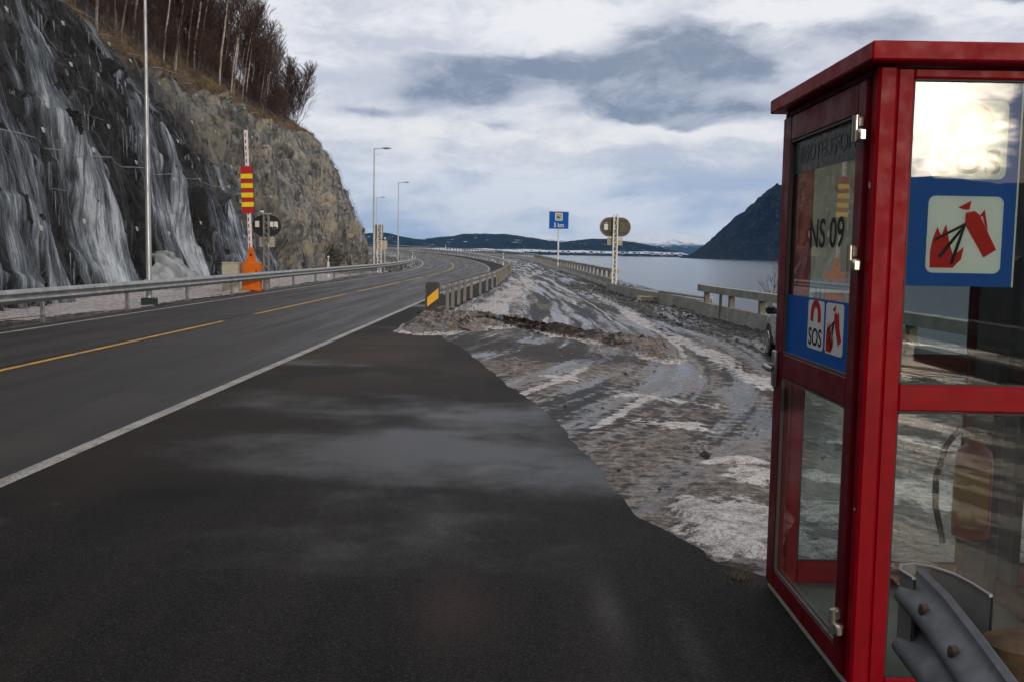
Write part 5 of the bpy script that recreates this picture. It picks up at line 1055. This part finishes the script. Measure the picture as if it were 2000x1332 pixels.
# ================================================================== sea
mw = bpy.data.materials.new('fjord_water'); mw.use_nodes = True; t = mw.node_tree; b = t.nodes['Principled BSDF']; n = N(t); ob = n.n('ShaderNodeTexCoord').outputs['Object']
b.inputs['Base Color'].default_value = (.045,.06,.075,1); b.inputs['Roughness'].default_value = .12; b.inputs['IOR'].default_value = 1.333
mpw = n.n('ShaderNodeMapping', {0: ob, 'Scale': (.6,1.6,1), 'Rotation': (0,0,R(14))}).outputs[0]
hw_ = n.math('ADD', n.noise(mpw, 1.1, 5, .6, .4), n.math('MULTIPLY', n.noise(mpw, .16, 4, .6), 2.0))
t.links.new(n.n('ShaderNodeBump', {'Height': hw_, 'Strength': .5, 'Distance': .35}).outputs[0], b.inputs['Normal'])
SEA = -6.
mb = MB(); mb.add([(-9000,-600,SEA),(12000,-600,SEA),(12000,16000,SEA),(-9000,16000,SEA)], [(0,1,2,3)]); o = mb.build('water', mw); o['kind'] = 'structure'
# ================================================================== distant land
def land(name, pts, dist, mt, dfront, dback, rough_, nx=420, ny=70, seed=0., y_shore=None):
    # pts: crest line as (azimuth px, elevation px) seen from the road, turned into metres at distance `dist`
    px = np.array([p[0] for p in pts], float); el_ = np.array([p[1] for p in pts], float)
    xs_ = np.linspace(px[0], px[-1], nx); e = np.interp(xs_, px, el_); xw = xs_/F*dist; crest = np.maximum(e/F*dist + CAMZ - SEA, 1.)
    v = np.linspace(0, 1, ny); Xg = np.repeat(xw[:,None], ny, 1); 
    fr_ = v < .62; yo = np.where(fr_, -dfront*(1-v/.62), dback*(v-.62)/.38); hz = np.where(fr_, np.sin((v/.62)*math.pi/2)**1.25, np.cos((v-.62)/.38*math.pi/2))
    Yg = dist+np.repeat(yo[None,:], nx, 0); Zg = SEA-2 + (crest[:,None]+2)*hz[None,:]
    k = rough_*dist/1000; Zg += crest[:,None]*.10*rough_*fbm(Xg*4/dist*12, Yg/dist*40, seed, 5)*np.sin(v*math.pi)[None,:]; rg = fbm(Xg/dist*90, Yg/dist*60, seed+3, 4)
    Zg -= crest[:,None]*.13*rough_*np.abs(fbm(Xg/dist*22, Yg/dist*5, seed+7, 4))*np.sin(v*math.pi)[None,:]
    Zg += crest[:,None]*.03*rough_*fbm(Xg/dist*38, 0*Xg, seed+11, 3)*np.sin(np.clip(v/.62,0,1)*math.pi/2)[None,:]
    Zg += crest[:,None]*.04*rough_*rg*np.minimum(1, v*4)[None,:]; Xg = Xg*(Yg/dist)**.5
    hn = (Zg-SEA)/crest.max()
    return grid_mesh(name, np.stack([Xg, Yg, Zg], -1), [mt], {'hn': hn}, kind='structure')
def landmat(name, forest, forest2, rock, snowlo, snowhi, sc, snowcol=(.80,.82,.85), fields=None, patch=.66):
    m = bpy.data.materials.new(name); m.use_nodes = True; t = m.node_tree; b = t.nodes['Principled BSDF']; n = N(t); ob = n.n('ShaderNodeTexCoord').outputs['Object']
    hn = n.n('ShaderNodeAttribute', attribute_name='hn').outputs['Fac']; a = n.noise(ob, sc, 7, .65, .4); f = n.noise(ob, sc*5, 6, .7)
    c = n.mix(n.ss(a, .4, .62), (*forest,1), (*forest2,1)); c = n.mix(n.ss(f, .52, .68, 0, .8), c, (*rock,1))
    sp_ = n.ss(n.noise(n.n('ShaderNodeMapping', {0: ob, 'Scale': (1,1,2.5)}).outputs[0], sc*3.2, 6, .7), patch, patch+.05, 0, .9); c = n.mix(sp_, c, (*snowcol,1))
    sh = n.math('ADD', hn, n.math('ADD', n.math('MULTIPLY', n.math('SUBTRACT', a, .5), .5), n.math('MULTIPLY', n.math('SUBTRACT', f, .5), .5))); c = n.mix(n.ss(sh, snowlo, snowhi), c, (*snowcol,1))
    if fields:
        z = n.n('ShaderNodeSeparateXYZ', {0: ob}).outputs[2]; zz2 = n.math('ADD', z, n.math('MULTIPLY', n.math('SUBTRACT', a, .5), fields[2])); fl_ = n.math('MULTIPLY', n.ss(zz2, fields[0]-1, fields[0]+1), n.ss(zz2, fields[1]+3, fields[1]-3))
        fl_ = n.math('MULTIPLY', fl_, n.ss(f, .40, .48)); c = n.mix(fl_, c, (*snowcol,1))
    t.links.new(c, b.inputs['Base Color']); b.inputs['Roughness'].default_value = .95; b.inputs['Specular IOR Level'].default_value = .1
    bp = n.n('ShaderNodeBump', {'Height': n.math('ADD', a, n.math('MULTIPLY', f, .4)), 'Strength': .8, 'Distance': .25/sc}); t.links.new(bp.outputs[0], b.inputs['Normal']); return m
E = lambda px, py: (px-1000, 494+.0172*(px-1000)-py)
hills = [E(*p) for p in [(560,470),(640,462),(713,460),(740,459),(760,461),(790,466),(822,471),(850,469),(885,465),(905,459.5),(945,459),(975,459),(1000,463),(1035,468),(1070,473),(1095,475),(1125,472),(1150,470),(1180,471),(1230,476),(1270,482),(1300,489),(1330,497),(1345,503),(1365,506)]]
land('hills', [(a, b*1.10+.6) for a, b in hills], 5200, landmat('forested_hills_haze_tint', (.004,.010,.013), (.008,.018,.020), (.03,.037,.042), 3, 4, .006, fields=(6,16,14), patch=.615), 900, 900, 1.0, 600, 90)  # blue cast in the forest tones imitates distance haze
snowm = [E(*p) for p in [(980,480),(1010,472),(1030,462),(1050,460),(1080,466),(1110,472),(1140,465),(1170,464),(1190,468),(1215,461),(1245,456),(1275,453),(1300,456),(1330,461),(1345,463),(1368,460),(1385,468),(1400,474),(1440,484),(1500,492)]]
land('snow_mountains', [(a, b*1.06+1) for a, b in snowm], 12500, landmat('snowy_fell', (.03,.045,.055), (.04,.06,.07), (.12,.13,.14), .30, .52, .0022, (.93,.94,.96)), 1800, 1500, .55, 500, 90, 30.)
mtn = [E(*p) for p in [(1352,508),(1372,497),(1390,479),(1405,461),(1420,448),(1440,430),(1456,417),(1462,411),(1474,399),(1480,397),(1490,386),(1498,384),(1506,378),(1516,377),(1525,371),(1560,352),(1610,330),(1680,300),(1760,290),(1900,240),(2050,220),(2300,180),(2600,120)]]
land('mountain', [(a, max(b,0)*1.10+b*.0-(.0)) if b > 0 else (a, b) for a, b in mtn], 2600, landmat('steep_mountain_haze_tint', (.003,.006,.010), (.010,.013,.018), (.045,.05,.06), .70, 1.1, .02, patch=.69), 330, 900, 1.5, 620, 110, 60.)  # forest colour pushed towards blue to stand in for haze on the slope
# farmhouses on the far shore
hm = MB(); hm.box((0,0,3),(14,9,6)); hwm = hm.build('tmp', M_['white']); hmesh = hwm.data; bpy.data.objects.remove(hwm)
rm = MB(); rm.prism([(-8,0),(8,0),(0,5)], 10, MF(0,5,6)); rmo = rm.build('tmp', mat('far_roof', (.10,.06,.05), .8)); rmesh = rmo.data; bpy.data.objects.remove(rmo)
hills_pt = []
for k in range(26):
    px = 1010+k*12.5+rs.uniform(-4,4); d_ = 4430+rs.uniform(0,30); x = (px-1000)/F*d_; z = SEA+rs.uniform(2,9)
    r = empty('farmhouse', (x, d_, z), rs.uniform(-.4,.4)); tag(r, 'tiny pale farmhouse on the snowy far shore', 'house', 'farmhouses along the far shore')
    for me_, nm in ((hmesh,'wall'),(rmesh,'roof')): o = bpy.data.objects.new(nm, me_); C.objects.link(o); o.parent = r
# terrain behind the viewer: dark wooded rise and bare bushes (seen in the booth glass)
gx = np.linspace(-60, 160, 120); gy = np.linspace(0, 1, 40); Xg = np.repeat(gx[:,None], 40, 1); Yg = -42-gy[None,:]*90+0*Xg
Zg = -.6 + sst(0,.6,gy)[None,:]*(9+3.5*fbm(Xg*.05, Yg*.05, 2.)) + sst(20,-40,Xg)*sst(0,.7,gy)[None,:]*14 + .8*fbm(Xg*.3, Yg*.3, 4.)
grid_mesh('hillside', np.stack([Xg, Yg, Zg], -1), [landmat('wooded_rise', (.02,.018,.014), (.035,.028,.02), (.05,.045,.04), 9, 10, .2, patch=.68)], {'hn': Zg*0}, kind='structure')
gx = np.linspace(-20, 9, 8); gy = np.linspace(-50, -8, 8); Xg, Yg = np.meshgrid(gx, gy)
gx = np.linspace(6.5, 110, 60); gy = np.linspace(-75, -1.5, 50); Xg = np.repeat(gx[:,None], 50, 1); Yg = np.repeat(gy[None,:], 60, 0)
Zg = -.9 + .5*fbm(Xg*.25, Yg*.25, 6.) + 2.2*sst(-20,-60,Yg)*vn(Xg*.1, Yg*.1, 3.) - 6*sst(-6, -1.5, Yg)*sst(8,11,Xg)
grid_mesh('shore', np.stack([Xg, Yg, Zg], -1), [landmat('added_shore_rock', (.012,.011,.010), (.03,.026,.022), (.05,.045,.04), 9, 10, .9, patch=.70)], {'hn': Zg*0}, kind='structure')  # unseen dark land, added to dim the reflections in the booth glass
# haze
HZ = True
if HZ:
    hzm = bpy.data.materials.new('haze_air'); hzm.use_nodes = True; t = hzm.node_tree; t.nodes.clear(); n = N(t)
    pv = n.n('ShaderNodeVolumePrincipled', {'Color': (.10,.42,.90,1), 'Density': 2.7e-5, 'Anisotropy': .0}); om = n.n('ShaderNodeOutputMaterial'); t.links.new(pv.outputs[0], om.inputs['Volume'])
    mb = MB(); mb.box((1000, 7800, 600), (24000, 19000, 1220)); o = mb.build('haze', hzm); o['kind'] = 'stuff'; tag(o, 'thin blue air haze over the fjord', 'haze')
